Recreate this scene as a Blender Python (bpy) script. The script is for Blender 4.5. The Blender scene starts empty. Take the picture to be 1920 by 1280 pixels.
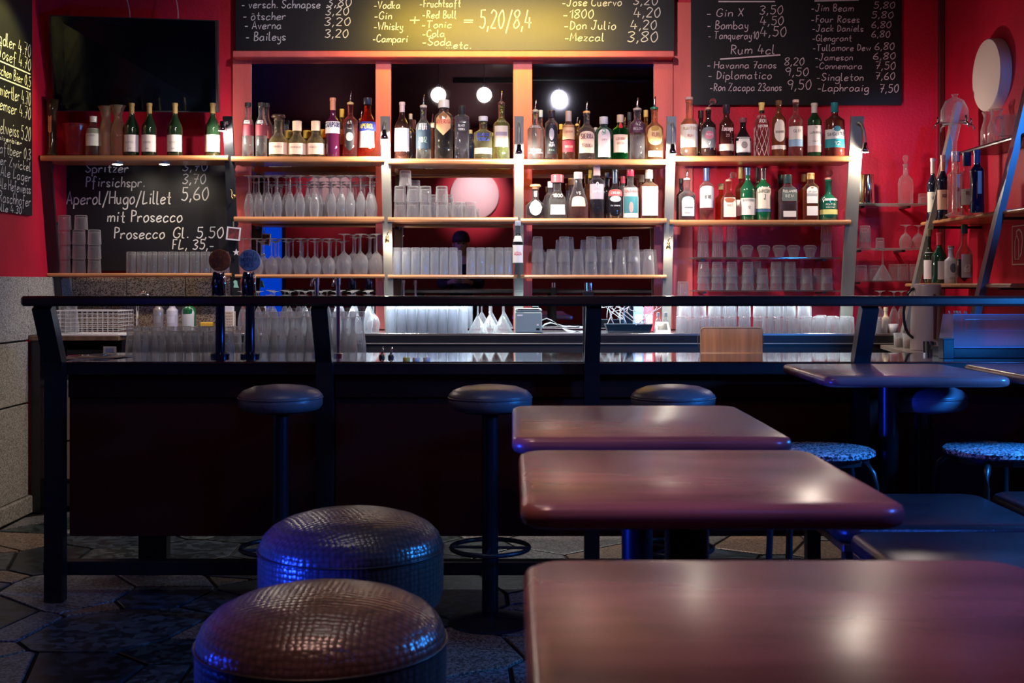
import bpy, math, random
from mathutils import Vector, Matrix
random.seed(7)
C = bpy.context.scene.collection
D = bpy.data
PI = math.pi

# ------------------------------------------------------------------ camera, world, lights
F = 2250.0; HY = 530.0; CZ = 1.24          # focal length in pixels, horizon row, eye height
WALL_Y = 7.12; XL = -2.63; XR = 2.56; CEIL = 3.4; REAR_Y = -2.6
cd = D.cameras.new('camera'); cam = D.objects.new('camera', cd); C.objects.link(cam)
cam.location = (0, 0, CZ); cam.rotation_euler = (PI / 2, 0, 0)
cd.sensor_width = 36; cd.lens = 36 * F / 1920; cd.shift_y = (HY - 640) / 1920
cd.dof.use_dof = True; cd.dof.focus_distance = 6.6; cd.dof.aperture_fstop = 8.5
bpy.context.scene.camera = cam
sc = bpy.context.scene
sc.view_settings.view_transform = 'Standard'; sc.view_settings.look = 'None'
sc.view_settings.gamma = 1; sc.view_settings.exposure = 0.0; sc.view_settings.use_curve_mapping = False
sc.cycles.max_bounces = 10; sc.cycles.diffuse_bounces = 3; sc.cycles.glossy_bounces = 5
sc.cycles.transmission_bounces = 8; sc.cycles.transparent_max_bounces = 40
sc.cycles.caustics_reflective = False; sc.cycles.caustics_refractive = False
sc.cycles.sample_clamp_indirect = 4; sc.cycles.use_denoising = True
w = D.worlds.new('world'); sc.world = w; w.use_nodes = True
w.node_tree.nodes['Background'].inputs[0].default_value = (.02, .03, .08, 1)
w.node_tree.nodes['Background'].inputs[1].default_value = .15

def light(name, typ, loc, power, col, size=.1, target=None, spot=60, blend=.5, size_y=None):
    l = D.lights.new(name, typ); l.energy = power; l.color = col
    if typ == 'AREA':
        l.size = size
        if size_y: l.shape = 'RECTANGLE'; l.size_y = size_y
    else: l.shadow_soft_size = size
    if typ == 'SPOT': l.spot_size = math.radians(spot); l.spot_blend = blend
    o = D.objects.new(name, l); C.objects.link(o); o.location = loc
    if target: o.rotation_euler = (Vector(target) - Vector(loc)).to_track_quat('-Z', 'Y').to_euler()
    return o
# blue stage lights of the room, behind and beside the camera
light('blue_stage_light', 'SPOT', (2.40, 3.5, 1.45), 170, (.02, .27, 1), .10, (.6, 4.3, .7), 120)
light('blue_table_light', 'SPOT', (1.7, 1.5, 1.9), 55, (.03, .16, 1), .08, (.85, 2.0, .6), 95)
light('pink_stage_light', 'SPOT', (-.5, 1.7, 3.2), 70, (1, .56, .46), .10, (.12, 1.75, .93), 50, .9)
light('stage_key_light', 'SPOT', (.48, 2.06, 3.08), 190, (.86, .82, 1), .06, (0, 6.9, 1.3), 42, .8)
light('blue_floor_light', 'SPOT', (-2.35, 2.2, .60), 400, (.01, .05, 1), .06, (-.1, 2.85, .5), 38)
light('blue_ceiling_light', 'SPOT', (.9, .2, 3.1), 7, (.03, .15, 1), .15, (-.6, 4.0, 0), 60)
# warm yellow picture lights over the two menu boards
light('yellow_board_light', 'AREA', (-.15, 6.3, 2.93), 11, (1, .66, .01), 1.2, (-.15, 6.98, 2.60), size_y=.06).data.spread = math.radians(75)
light('yellow_side_board_light', 'SPOT', (-2.15, 5.85, 2.8), 90, (1, .85, .22), .04, (-2.63, 6.15, 2.42), 50)
# cold strip light added low over the back counter to whiten its glasses
light('added_counter_light', 'AREA', (.40, 6.74, 1.128), 17, (.82, .95, 1), 3.0, (.40, 6.75, .9), size_y=.02)
light('blue_wall_light', 'SPOT', (2.38, 3.0, 2.6), 90, (.03, .28, 1), .06, (2.36, 5.6, 1.95), 24)
light('warm_bar_fill', 'SPOT', (-.1, 4.1, 3.2), 240, (1, .80, .76), .07, (0, 7.0, 1.35), 95, .8)  # warm fill added for the bottle fronts, no lamp stands here
light('warm_left_light', 'SPOT', (-2.0, 4.6, 2.9), 20, (1, .82, .6), .06, (-2.62, 6.2, .6), 70)

# ------------------------------------------------------------------ helpers
def S(Y): return F / Y
def PX(px, Y): return (px - 960) * Y / F
def PZ(py, Y): return CZ + (HY - py) * Y / F
def P(px, py, Y): return (PX(px, Y), Y, PZ(py, Y))

MATS = {}
def nm(key):
    m = D.materials.new(key); m.use_nodes = True; nt = m.node_tree; nt.nodes.clear()
    out = nt.nodes.new('ShaderNodeOutputMaterial'); MATS[key] = m
    return m, nt, nt.nodes, nt.links, out
def mat(key, col=None, rough=.5, metal=0, spec=.5, coat=0, bump=0, bscale=40, var=0, vscale=8, col2=None, stretch=(1, 1, 1), emit=0):
    """principled material with optional noise variation and relief"""
    if key in MATS: return MATS[key]
    m, nt, N, L, out = nm(key)
    b = N.new('ShaderNodeBsdfPrincipled'); L.new(b.outputs[0], out.inputs[0])
    b.inputs['Base Color'].default_value = (*col, 1); b.inputs['Roughness'].default_value = rough
    b.inputs['Metallic'].default_value = metal; b.inputs['Specular IOR Level'].default_value = spec
    b.inputs['Coat Weight'].default_value = coat; b.inputs['Coat Roughness'].default_value = rough * .9
    if emit:
        b.inputs['Emission Color'].default_value = (*col, 1); b.inputs['Emission Strength'].default_value = emit
    if var or bump:
        tc = N.new('ShaderNodeTexCoord'); mp = N.new('ShaderNodeMapping'); L.new(tc.outputs['Object'], mp.inputs[0])
        mp.inputs['Scale'].default_value = stretch
    if var:
        n = N.new('ShaderNodeTexNoise'); L.new(mp.outputs[0], n.inputs[0]); n.inputs['Scale'].default_value = vscale
        n.inputs['Detail'].default_value = 5
        r = N.new('ShaderNodeValToRGB'); L.new(n.outputs[0], r.inputs[0])
        c2 = col2 or tuple(c * (1 - var) for c in col)
        r.color_ramp.elements[0].position = .35; r.color_ramp.elements[1].position = .65
        r.color_ramp.elements[0].color = (*c2, 1); r.color_ramp.elements[1].color = (*col, 1)
        L.new(r.outputs[0], b.inputs['Base Color'])
    if bump:
        n2 = N.new('ShaderNodeTexNoise'); L.new(mp.outputs[0], n2.inputs[0]); n2.inputs['Scale'].default_value = bscale
        bp = N.new('ShaderNodeBump'); bp.inputs['Strength'].default_value = bump; bp.inputs['Distance'].default_value = .01
        L.new(n2.outputs[0], bp.inputs['Height']); L.new(bp.outputs[0], b.inputs['Normal'])
    return m
def speckle(key, c1, c2, c3, scale=220, rough=.5):
    if key in MATS: return MATS[key]
    m, nt, N, L, out = nm(key)
    b = N.new('ShaderNodeBsdfPrincipled'); L.new(b.outputs[0], out.inputs[0]); b.inputs['Roughness'].default_value = rough
    tc = N.new('ShaderNodeTexCoord'); v = N.new('ShaderNodeTexVoronoi'); v.inputs['Scale'].default_value = scale
    L.new(tc.outputs['Object'], v.inputs['Vector'])
    sp = N.new('ShaderNodeSeparateColor'); L.new(v.outputs['Color'], sp.inputs[0])
    r = N.new('ShaderNodeValToRGB'); L.new(sp.outputs[0], r.inputs[0]); e = r.color_ramp.elements
    e[0].color = (*c1, 1); e[0].position = .25; e[1].color = (*c2, 1); e[1].position = .45
    x = e.new(.8); x.color = (*c3, 1); L.new(r.outputs[0], b.inputs['Base Color'])
    return m
def glass(key, tint=(.97, .98, .98), edge=.75, haze=.14, base=.05, refr=0, ripple=0, power=3, rim_light=.45):
    """thin clear glass: mostly see-through, mirror-like at grazing angles, slightly cloudy, rims whitened as if catching lamp light"""
    if key in MATS: return MATS[key]
    m, nt, N, L, out = nm(key)
    t = N.new('ShaderNodeBsdfTransparent'); t.inputs[0].default_value = (*tint, 1)
    g = N.new('ShaderNodeBsdfGlossy'); g.inputs['Roughness'].default_value = .06; g.inputs[0].default_value = (1, 1, 1, 1)
    d = N.new('ShaderNodeBsdfTranslucent'); d.inputs[0].default_value = (min(1, tint[0] * .9), min(1, tint[1] * .95), min(1, tint[2]), 1)
    d2 = N.new('ShaderNodeBsdfDiffuse'); d2.inputs[0].default_value = d.inputs[0].default_value
    dd = N.new('ShaderNodeMixShader'); dd.inputs[0].default_value = .5; L.new(d.outputs[0], dd.inputs[1]); L.new(d2.outputs[0], dd.inputs[2])
    lw = N.new('ShaderNodeLayerWeight'); lw.inputs[0].default_value = .5
    pw = N.new('ShaderNodeMath'); pw.operation = 'POWER'; pw.inputs[1].default_value = power; L.new(lw.outputs['Facing'], pw.inputs[0])
    ma = N.new('ShaderNodeMath'); ma.operation = 'MULTIPLY_ADD'; ma.inputs[1].default_value = edge; ma.inputs[2].default_value = base
    L.new(pw.outputs[0], ma.inputs[0])
    m1 = N.new('ShaderNodeMixShader'); L.new(ma.outputs[0], m1.inputs[0]); L.new(t.outputs[0], m1.inputs[1]); 
    m0 = N.new('ShaderNodeMixShader'); m0.inputs[0].default_value = rim_light  # white put into the rims for lamp light caught in the glass
    L.new(g.outputs[0], m0.inputs[1]); L.new(dd.outputs[0], m0.inputs[2]); L.new(m0.outputs[0], m1.inputs[2])
    rf = N.new('ShaderNodeBsdfGlass'); rf.inputs['IOR'].default_value = 1.48; rf.inputs['Roughness'].default_value = .02; rf.inputs[0].default_value = (*tint, 1)
    m3 = N.new('ShaderNodeMixShader'); m3.inputs[0].default_value = refr
    if ripple:   # upright waviness that breaks the painted rim light into streaks
        tc = N.new('ShaderNodeTexCoord'); mp = N.new('ShaderNodeMapping'); mp.inputs['Scale'].default_value = (170, 170, 5); L.new(tc.outputs['Object'], mp.inputs[0])
        nz = N.new('ShaderNodeTexNoise'); nz.inputs['Scale'].default_value = 1; nz.inputs['Detail'].default_value = 2; L.new(mp.outputs[0], nz.inputs[0])
        bp = N.new('ShaderNodeBump'); bp.inputs['Strength'].default_value = ripple; bp.inputs['Distance'].default_value = .004; L.new(nz.outputs[0], bp.inputs['Height'])
        for x in (g, rf, lw): L.new(bp.outputs[0], x.inputs['Normal'])
    L.new(m1.outputs[0], m3.inputs[1]); L.new(rf.outputs[0], m3.inputs[2])
    m2 = N.new('ShaderNodeMixShader'); m2.inputs[0].default_value = haze * .3
    L.new(m3.outputs[0], m2.inputs[1]); L.new(dd.outputs[0], m2.inputs[2]); L.new(m2.outputs[0], out.inputs[0])
    return m
def tinted(col): return glass('tinted_glass_%02x%02x%02x' % tuple(int(c * 255) for c in col), col, .8, .10, .03, .35, .35, 2.2, .5)
def liquid(col): return glass('liquid_%02x%02x%02x' % tuple(int(c * 255) for c in col), col, .3, .35, .04)
def paint(col, rough=.45): return mat('paint_%02x%02x%02x' % tuple(int(max(0, min(1, c)) * 255) for c in col), col, rough)
def emitter(key, col, s):
    if key in MATS: return MATS[key]
    m, nt, N, L, out = nm(key); e = N.new('ShaderNodeEmission'); e.inputs[0].default_value = (*col, 1); e.inputs[1].default_value = s
    L.new(e.outputs[0], out.inputs[0]); return m

class MB:
    def __init__(s): s.v = []; s.f = []
    def add(s, vs, fs):
        n = len(s.v); s.v += [tuple(v) for v in vs]; s.f += [tuple(i + n for i in f) for f in fs]; return s
    def box(s, x0, x1, y0, y1, z0, z1, c=0):
        if c:   # chamfered along the vertical and horizontal outer edges
            vs = []
            for (z, k) in ((z0, c), (z0 + c, 0), (z1 - c, 0), (z1, c)):
                vs += [(x0 + k, y0 + c, z), (x0 + c, y0 + k, z), (x1 - c, y0 + k, z), (x1 - k, y0 + c, z), (x1 - k, y1 - c, z), (x1 - c, y1 - k, z), (x0 + c, y1 - k, z), (x0 + k, y1 - c, z)]
            fs = [tuple(range(7, -1, -1)), tuple(range(24, 32))]
            for r in range(3):
                for i in range(8): fs.append((r * 8 + i, r * 8 + (i + 1) % 8, r * 8 + 8 + (i + 1) % 8, r * 8 + 8 + i))
            return s.add(vs, fs)
        return s.add([(x0, y0, z0), (x1, y0, z0), (x1, y1, z0), (x0, y1, z0), (x0, y0, z1), (x1, y0, z1), (x1, y1, z1), (x0, y1, z1)],
                     [(3, 2, 1, 0), (4, 5, 6, 7), (0, 1, 5, 4), (1, 2, 6, 5), (2, 3, 7, 6), (3, 0, 4, 7)])
    def beam(s, pts, w, d, wdir=(1, 0, 0)):
        """rectangular bar through the points; w along wdir, d across"""
        rings = []; wd = Vector(wdir).normalized(); n = len(pts); pts = [Vector(p) for p in pts]
        for i, p in enumerate(pts):
            t = (pts[min(i + 1, n - 1)] - pts[max(i - 1, 0)]).normalized(); b = t.cross(wd).normalized()
            rings.append([p + wd * a * w / 2 + b * c * d / 2 for a, c in ((-1, -1), (1, -1), (1, 1), (-1, 1))])
        return s._rings(rings)
    def _rings(s, rings, cap=True):
        k = len(rings[0]); fs = []
        for r in range(len(rings) - 1):
            for i in range(k): fs.append((r * k + i, r * k + (i + 1) % k, (r + 1) * k + (i + 1) % k, (r + 1) * k + i))
        if cap: fs += [tuple(range(k - 1, -1, -1)), tuple(range((len(rings) - 1) * k, len(rings) * k))]
        return s.add([v for r in rings for v in r], fs)
    def tube(s, pts, r, k=8, closed=False):
        pts = [Vector(p) for p in pts]; n = len(pts); rings = []; up = Vector((.31, .17, .93)).normalized()
        rr = r if isinstance(r, (list, tuple)) else [r] * n
        for i, p in enumerate(pts):
            t = (pts[(i + 1) % n] - pts[i - 1]) if closed else (pts[min(i + 1, n - 1)] - pts[max(i - 1, 0)])
            t.normalize(); a = t.cross(up)
            if a.length < .1: a = t.cross(Vector((1, 0, 0)))
            a.normalize(); b = t.cross(a); up = -a.cross(t) if False else up
            rings.append([p + (a * math.cos(2 * PI * j / k) + b * math.sin(2 * PI * j / k)) * rr[i] for j in range(k)])
        if closed: rings.append(rings[0])
        return s._rings(rings, not closed)
    def lathe(s, prof, k=24, c=(0, 0, 0), sq=0, sx=1, sy=1, flute=0):
        """revolved profile [(r,z)...]; sq>0 squares the section; caps when r==0 is not reached"""
        rings = []
        for r, z in prof:
            ring = []
            for j in range(k):
                a = 2 * PI * (j + .5) / k; ca, sa = math.cos(a), math.sin(a); q = 1
                if sq: q = 1 / ((abs(ca) ** sq + abs(sa) ** sq) ** (1 / sq))
                if flute: q *= 1 - flute * (j % 2)
                rad = max(r, 1e-5) * q
                ring.append((c[0] + ca * rad * sx, c[1] + sa * rad * sy, c[2] + z))
            rings.append(ring)
        return s._rings(rings, False)
    def sphere(s, c, r, k=14, h=8, sz=1):
        return s.lathe([(r * math.sin(PI * i / h), -r * sz * math.cos(PI * i / h)) for i in range(h + 1)], k, c)
    def rot(s, M): s.v = [tuple(M @ Vector(v)) for v in s.v]; return s
    def build(s, name, m, parent=None, smooth=False, world=False):
        off = parent.location if (parent and world) else None
        if off is not None:
            o3 = Vector(off)
            if parent.parent: o3 = o3 + Vector(parent.parent.location)
            vs = [(v[0] - o3[0], v[1] - o3[1], v[2] - o3[2]) for v in s.v]
        else: vs = s.v
        me = D.meshes.new(name); me.from_pydata(vs, [], s.f); me.materials.append(m)
        if smooth:
            me.polygons.foreach_set('use_smooth', [True] * len(me.polygons))
            if smooth is not True:
                try: me.set_sharp_from_angle(angle=math.radians(smooth))
                except Exception: pass
        me.update()
        o = D.objects.new(name, me); C.objects.link(o)
        if parent: o.parent = parent
        return o
def tag(o, label=None, cat=None, group=None, kind=None):
    if label: o['label'] = label
    if cat: o['category'] = cat
    if group: o['group'] = group
    if kind: o['kind'] = kind
    return o
def thing(name, label, cat, loc=(0, 0, 0), group=None):
    o = D.objects.new(name, None); C.objects.link(o); o.location = loc; o.empty_display_size = .05
    return tag(o, label, cat, group)
def struct(name, mb, m, smooth=False): return tag(mb.build(name, m, smooth=smooth), kind='structure')
KIDS = {}
def copy_tree(o, loc, label, rz=0, group=None, kids=None):
    c = o.copy(); C.objects.link(c); c.location = loc; c.rotation_euler = (0, 0, rz); c['label'] = label
    if group: c['group'] = group
    def rec(src, dst):
        for ch in src.children:
            d = ch.copy(); C.objects.link(d); d.parent = dst; rec(ch, d)
    rec(o, c); return c

# ------------------------------------------------------------------ chalk handwriting (single-stroke letters)
G = {
'A': '0e3o6e 1h5h', 'B': '1e1o ~1o4o5m4k1j ~1j5i6g4e1e', 'C': '~6m4o1m0i1f4e6g', 'D': '1e1o ~1o5m6i4f1e', 'E': '5o1o1e5e 1j4j', 'F': '5o1o1e 1j4j',
'G': '~6m4o1m0i1f4e6g 6g6i4i', 'H': '0o0e 6o6e 0j6j', 'I': '1o1e', 'J': '~5o4g3e1e0g 2o6o', 'K': '0o0e 5o0i5e', 'L': '~1o0f1e5f', 'M': '0e1o3h6o7e', 'N': '0e0o5e5o',
'O': '~3o0k1f3e6i5n3o', 'P': '1e1o ~1o5n5k1j', 'Q': '~3o0k1f3e6i5n3o 4g6d', 'R': '1e1o ~1o5n5k1j 2j6e', 'S': '~6n3o1m3j6h3e0g', 'T': '0o7o 3o3e', 'U': '~0o0h2e5f6o', 'V': '0o3e6o',
'W': '0o2e4k6e8o', 'X': '0o5e 5o0e', 'Y': '0o3j 6o3j3e', 'Z': '0o6o0e6e',
'a': '~5i3j1i0g1e3e5g 5j5f6e', 'b': '0o0e ~0g2j5h4e1e0f', 'c': '~5i3j1i0g1e3e5f', 'd': '~5h3j0h1e3e5g 5o5e', 'e': '~0g4h5i3j1i0g1e3e5f', 'f': '~5n3o2m2b 0j4j',
'g': '~5i3j0h1e3e5g ~5j5c4a1a0b', 'h': '0o0e ~0g2j4i4e', 'i': '1j1e 1l2m', 'j': '~2j2c1a0b 2l3m', 'k': '0o0e 4j0g4e', 'l': '~0o0f1e2e', 'm': '0j0e ~0h2j3i3e ~3h5j7i7e',
'n': '0j0e ~0h2j4i4e', 'o': '~2j0h1e3e5g4j2j', 'p': '0j0a ~0i2j5h4e1e0f', 'q': '~5i3j0h1e3e5g 5j5a6b', 'r': '0j0e ~0g1i3j4i', 's': '~4i2j0i2g4f2e0f', 't': '~2n2f3e4e 0j4j',
'u': '~0j0g1e3e4g 4j4f5e', 'v': '0j2e4j', 'w': '0j2e3i5e7j', 'x': '0j4e 4j0e', 'y': '~0j1f4f 4j4e ~4g4c2a0b', 'z': '0j4j0e4e',
'0': '~3o0k1f3e5i4n3o', '1': '0l3o3e', '2': '~0m2o5m3i0e 0e5e', '3': '~0n3o5m2j5h3e0f', '4': '2o0h6h 4k4e', '5': '5o1o1k ~1k4k5h3e0f', '6': '~4o1k0g2e5f4i1i0h',
'7': '0o5o2e 1j5j', '8': '~3j0m3o5m0g2e5g3j', '9': '~5m3o0m2j5l5m 5m4e', ',': '1f0c', '.': '1e1f', '-': '0h4h', '+': '3k3e 0h6h', '=': '0i5i 0g5g', '/': '0b5o', ':': '1e1f 1i1j', 'Ö': '~2j0h1e3e5g4j2j 1l1m 3l3m'}
def strokes(ch):
    out = []
    for st in G.get(ch, '').split():
        sm = st[0] == '~'; st = st.lstrip('~')
        p = [(int(st[i]), ord(st[i + 1]) - 101) for i in range(0, len(st), 2)]
        if sm and len(p) > 2:
            q = []
            for i in range(len(p) - 1):
                a, b, c, d = p[max(i - 1, 0)], p[i], p[i + 1], p[min(i + 2, len(p) - 1)]
                for t in (0, .33, .67):
                    q.append(tuple(.5 * (2 * b[k] + (c[k] - a[k]) * t + (2 * a[k] - 5 * b[k] + 4 * c[k] - d[k]) * t * t + (3 * b[k] - a[k] - 3 * c[k] + d[k]) * t ** 3) for k in (0, 1)))
            q.append(p[-1]); p = q
        out.append([(x / 10, y / 10) for x, y in p])
    return out
def write(mb, text, u0, v0, u1, cap, f, wdt, jit=.03, slant=.12):
    """ribbon strokes of the text, baseline (u0,v0), stretched to end at u1; f maps (u,v) to 3D"""
    pen = 0; items = []
    for ch in text:
        ss = strokes(ch)
        if ss:
            wd = max(x for st in ss for x, y in st); items.append((pen, ss)); pen += wd + .22
        else: pen += .4
    tot = max(pen - .22, .1); sx = (u1 - u0) / tot
    for pen, ss in items:
        dv = random.uniform(-jit, jit) * cap
        for st in ss:
            pts = [Vector((u0 + (pen + x + slant * y * .7) * sx, v0 + dv + y * cap)) for x, y in st]
            n = len(pts); L = []
            for i, p in enumerate(pts):
                t = pts[min(i + 1, n - 1)] - pts[max(i - 1, 0)]
                if t.length < 1e-9: t = Vector((1, 0))
                t.normalize(); nn = Vector((-t.y, t.x)) * wdt / 2; L.append((p + nn, p - nn))
            vs = []
            for a, b in L: vs += [f(a.x, a.y), f(b.x, b.y)]
            mb.add(vs, [(2 * i, 2 * i + 1, 2 * i + 3, 2 * i + 2) for i in range(n - 1)])
    return mb

# ------------------------------------------------------------------ materials
RED = mat('red_wall_paint', (.62, .004, .040), .55, bump=.15, bscale=60, var=.25, vscale=2.5)
SALMON = mat('salmon_red_woodwork', (.80, .14, .13), .5, bump=.1, bscale=90, var=.12, vscale=6, stretch=(3, 1, .3))
DKRED = mat('dark_red_paint', (.10, .004, .010), .6)
BLACKW = mat('black_stained_wood', (.012, .012, .018), .32, spec=.6, var=.3, vscale=20, stretch=(1, 1, .1))
RAILW = mat('dark_rail_wood', (.034, .018, .016), .2, spec=.9, coat=.9, var=.4, vscale=14, stretch=(.15, 1, 1))
FRONTP = mat('dark_oxblood_panel', (.075, .013, .012), .5, spec=.1, bump=.05)
SHELFW = mat('shelf_wood', (.62, .27, .11), .28, spec=.6, coat=.3, var=.35, vscale=18, stretch=(.12, 1, 1))
STEEL = mat('brushed_steel', (.34, .33, .29), .38, metal=.45, var=.25, vscale=8, stretch=(1, 1, .2))
DSTEEL = mat('dark_steel', (.05, .055, .065), .3, metal=.6)
CHROME = mat('chrome', (.85, .85, .88), .08, metal=1)
BRASS = mat('brass', (.8, .55, .22), .25, metal=1)
COUNTER = mat('polished_counter', (.50, .50, .52), .055, metal=1, bump=.01, bscale=8)
CHALKB = mat('chalkboard', (.009, .010, .016), .42, spec=.35, var=.35, vscale=3, col2=(.016, .016, .019))
CHALK = mat('chalk', (.78, .78, .76), .9)
CHALKM = mat('pink_chalk', (.62, .45, .60), .9)
BLACKP = mat('black_plastic', (.012, .013, .018), .25, spec=.5)
WHITEP = mat('white_plastic', (.78, .78, .8), .35)
GREYP = mat('grey_plastic', (.16, .20, .22), .35)
TABLE = mat('varnished_table_top', (.42, .15, .15), .27, spec=.7, coat=.15, var=.5, vscale=5, stretch=(.5, 2.2, 1), bump=.035, bscale=7)
TEDGE = mat('table_edge_wood', (.10, .038, .022), .25, spec=.7, coat=.5)
TERR = speckle('terrazzo_panel', (.16, .15, .13), (.42, .40, .36), (.62, .60, .55), 260, .45)
TERRB = speckle('brown_terrazzo', (.06, .045, .04), (.30, .21, .16), (.46, .37, .30), 200, .45)
LEATHER = mat('grey_leather', (.16, .145, .17), .34, spec=.6, bump=.12, bscale=160)
DARKL = mat('dark_leather', (.045, .028, .034), .3, spec=.6, bump=.1, bscale=120, var=.4, vscale=9)
GL = glass('clear_glass', (.985, .985, .99), 1.0, .17, .02, .22, .9, 2.2, .62)
GLF = glass('frosted_glass', (.95, .96, .98), 1.0, .50, .03, .2, .8, 2.0, .62)
GLS = glass('shelf_glass', (.75, .95, .88), .8, .05)
PLASTER = mat('white_disc_plaster', (.80, .62, .60), .7)
GROUT = mat('floor_grout', (.006, .006, .008), .8)

# ------------------------------------------------------------------ the room
struct('floor', MB().box(-4.4, 3.6, REAR_Y - .1, WALL_Y + .2, -.06, -.012), GROUT)
struct('ceiling', MB().box(-4.4, 3.6, REAR_Y - .1, WALL_Y + .2, CEIL, CEIL + .1), mat('dark_ceiling', (.012, .016, .035), .5))
struct('wall_back', MB().box(XL - .1, XR + .2, WALL_Y, WALL_Y + .1, 0, CEIL), RED)
struct('wall_right', MB().box(XR, XR + .1, REAR_Y, WALL_Y, 0, CEIL), RED)
struct('wall_left', MB().box(XL - .1, XL, 3.0, WALL_Y, 0, CEIL), RED)
struct('wall_left_rear', MB().box(-4.3, -4.2, REAR_Y, 3.0, 0, CEIL).box(-4.3, XL, 2.92, 3.0, 0, CEIL), mat('rear_wall_paint', (.05, .006, .012), .6))
struct('wall_rear', MB().box(-4.3, XR + .1, REAR_Y - .1, REAR_Y, 0, CEIL), RED)
# terrazzo wainscot of the left wall: slabs as pieces
TZ = 1.272
wl = tag(MB().box(XL, XL + .012, 3.0, 6.46, .09, TZ - .002).build('wall_left_wainscot', GROUT), kind='structure')
for (y0, y1, z0, z1) in ((5.0, 6.45, .935, TZ), (6.455, 7.09, .955, TZ), (5.0, 6.45, .60, .925), (5.0, 6.45, .10, .59), (3.02, 4.99, .935, TZ), (3.02, 4.99, .60, .925), (3.02, 4.99, .10, .59)):
    MB().box(XL + .010, XL + .03, y0, y1, z0, z1, .003).build('terrazzo_slab', TERR, wl)
struct('baseboard_left', MB().box(XL, XL + .045, 3.0, 6.5, 0, .095, .006), speckle('baseboard_stone', (.2, .19, .17), (.38, .36, .33), (.5, .48, .44), 150))
wb = tag(MB().box(XL + .002, PX(436, WALL_Y), WALL_Y - .012, WALL_Y - .001, .96, TZ).build('wall_back_splash', GROUT), kind='structure')
xs = [XL + .004, -2.28, -1.93, PX(434, WALL_Y)]
for a, b in zip(xs[:-1], xs[1:]): MB().box(a + .002, b - .002, WALL_Y - .024, WALL_Y - .010, .97, TZ, .002).build('terrazzo_slab', TERRB, wb)
# right corner trim
struct('trim_1', MB().box(XR - .035, XR - .002, WALL_Y - .03, WALL_Y - .002, 0, CEIL, .004), DKRED)
struct('trim_2', MB().box(PX(1756, 7.1), PX(1766, 7.1), WALL_Y - .012, WALL_Y - .001, 1.0, CEIL, .002), RED)

# ---- irregular flagstone floor, one piece per stone
def flagstones():
    parent = tag(MB().box(-2.7, 2.6, 2.6, 7.1, -.0125, -.010).build('floor_bedding', GROUT), kind='structure')
    rnd = random.Random(11); pts = []; g = .36
    ny, nx = 12, 15
    for j in range(-1, ny + 1):
        for i in range(-1, nx + 1): pts.append((-2.6 + i * g + rnd.uniform(-.22, .22) + (j % 2) * .12, 2.85 + j * g + rnd.uniform(-.2, .2)))
    cols = [(.035, .05, .075), (.16, .16, .17), (.02, .028, .04), (.24, .17, .13), (.06, .075, .09), (.22, .22, .24), (.03, .045, .05)]
    ms = [speckle('flagstone_%s' % n, tuple(c * .5 for c in cc), cc, tuple(min(1, c * 1.9) for c in cc), s_, .32) for n, cc, s_ in
          zip(('slate', 'grey_granite', 'dark', 'sand', 'blue_grey', 'pale_granite', 'green_black'), cols, (30, 130, 25, 160, 35, 120, 40))]
    wt = [rnd.uniform(0, .03) for _ in pts]
    for a, (x, y) in enumerate(pts):
        if not (-2.62 < x < 2.5 and 2.75 < y < 7.0): continue
        poly = [(x - .5, y - .5), (x + .5, y - .5), (x + .5, y + .5), (x - .5, y + .5)]
        for b, (X, Y) in enumerate(pts):
            if b == a or (X - x) ** 2 + (Y - y) ** 2 > .9: continue
            L = math.hypot(X - x, Y - y); nx_, ny_ = (X - x) / L, (Y - y) / L; lim = L / 2 + (wt[a] - wt[b]) / L - .008; new = []
            for i in range(len(poly)):
                p, q = poly[i], poly[(i + 1) % len(poly)]
                dp = (p[0] - x) * nx_ + (p[1] - y) * ny_ - lim; dq = (q[0] - x) * nx_ + (q[1] - y) * ny_ - lim
                if dp <= 0: new.append(p)
                if dp * dq < 0: t = dp / (dp - dq); new.append((p[0] + (q[0] - p[0]) * t, p[1] + (q[1] - p[1]) * t))
            poly = new
            if len(poly) < 3: break
        if len(poly) < 3: continue
        poly = [(max(XL + .05, min(XR - .01, p[0])), p[1]) for p in poly]
        h = rnd.uniform(-.002, .0)
        n = len(poly); mb = MB()
        vs = [(px, py, -.0101) for px, py in poly] + [(px, py, h - .002) for px, py in poly] + [(x + (px - x) * .975, y + (py - y) * .975, h) for px, py in poly]
        fs = [(i, (i + 1) % n, n + (i + 1) % n, n + i) for i in range(n)] + [(n + i, n + (i + 1) % n, 2 * n + (i + 1) % n, 2 * n + i) for i in range(n)] + [tuple(range(2 * n, 3 * n))]
        mb.add(vs, fs).build('flagstone', rnd.choice(ms), parent)
flagstones()

# ------------------------------------------------------------------ back wall: mirrors, pilasters, boards
PY = WALL_Y - .035
MIRROR = mat('mirror_silver', (.80, .80, .84), .015, metal=1)
for i, (a, b, t) in enumerate(((472, 704, 'left'), (733, 962, 'middle'), (998, 1226, 'right'))):
    m = tag(MB().box(PX(a, PY) - .004, PX(b, PY) + .004, PY + .006, PY + .014, .97, PZ(100, PY)).build('wall_mirror', MIRROR), 'tall %s wall mirror between red posts behind the shelves' % t, 'mirror', 'mirrors behind the bar shelves')
for i, (a, b) in enumerate(((436, 471), (704, 733), (962, 998), (1226, 1262))):
    struct('trim_%d' % (3 + i), MB().box(PX(a, PY), PX(b, PY), PY - .002, WALL_Y - .001, .965, PZ(98, PY), .003), SALMON)
struct('trim_7', MB().box(PX(436, 6.98), PX(1264, 6.98), 6.98, WALL_Y, PZ(107, 6.98), PZ(95, 6.98), .004), SALMON)
struct('trim_8', MB().box(PX(1262, PY), PX(1300, PY), WALL_Y - .02, WALL_Y - .001, .965, 2.9, .003), SALMON)

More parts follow.
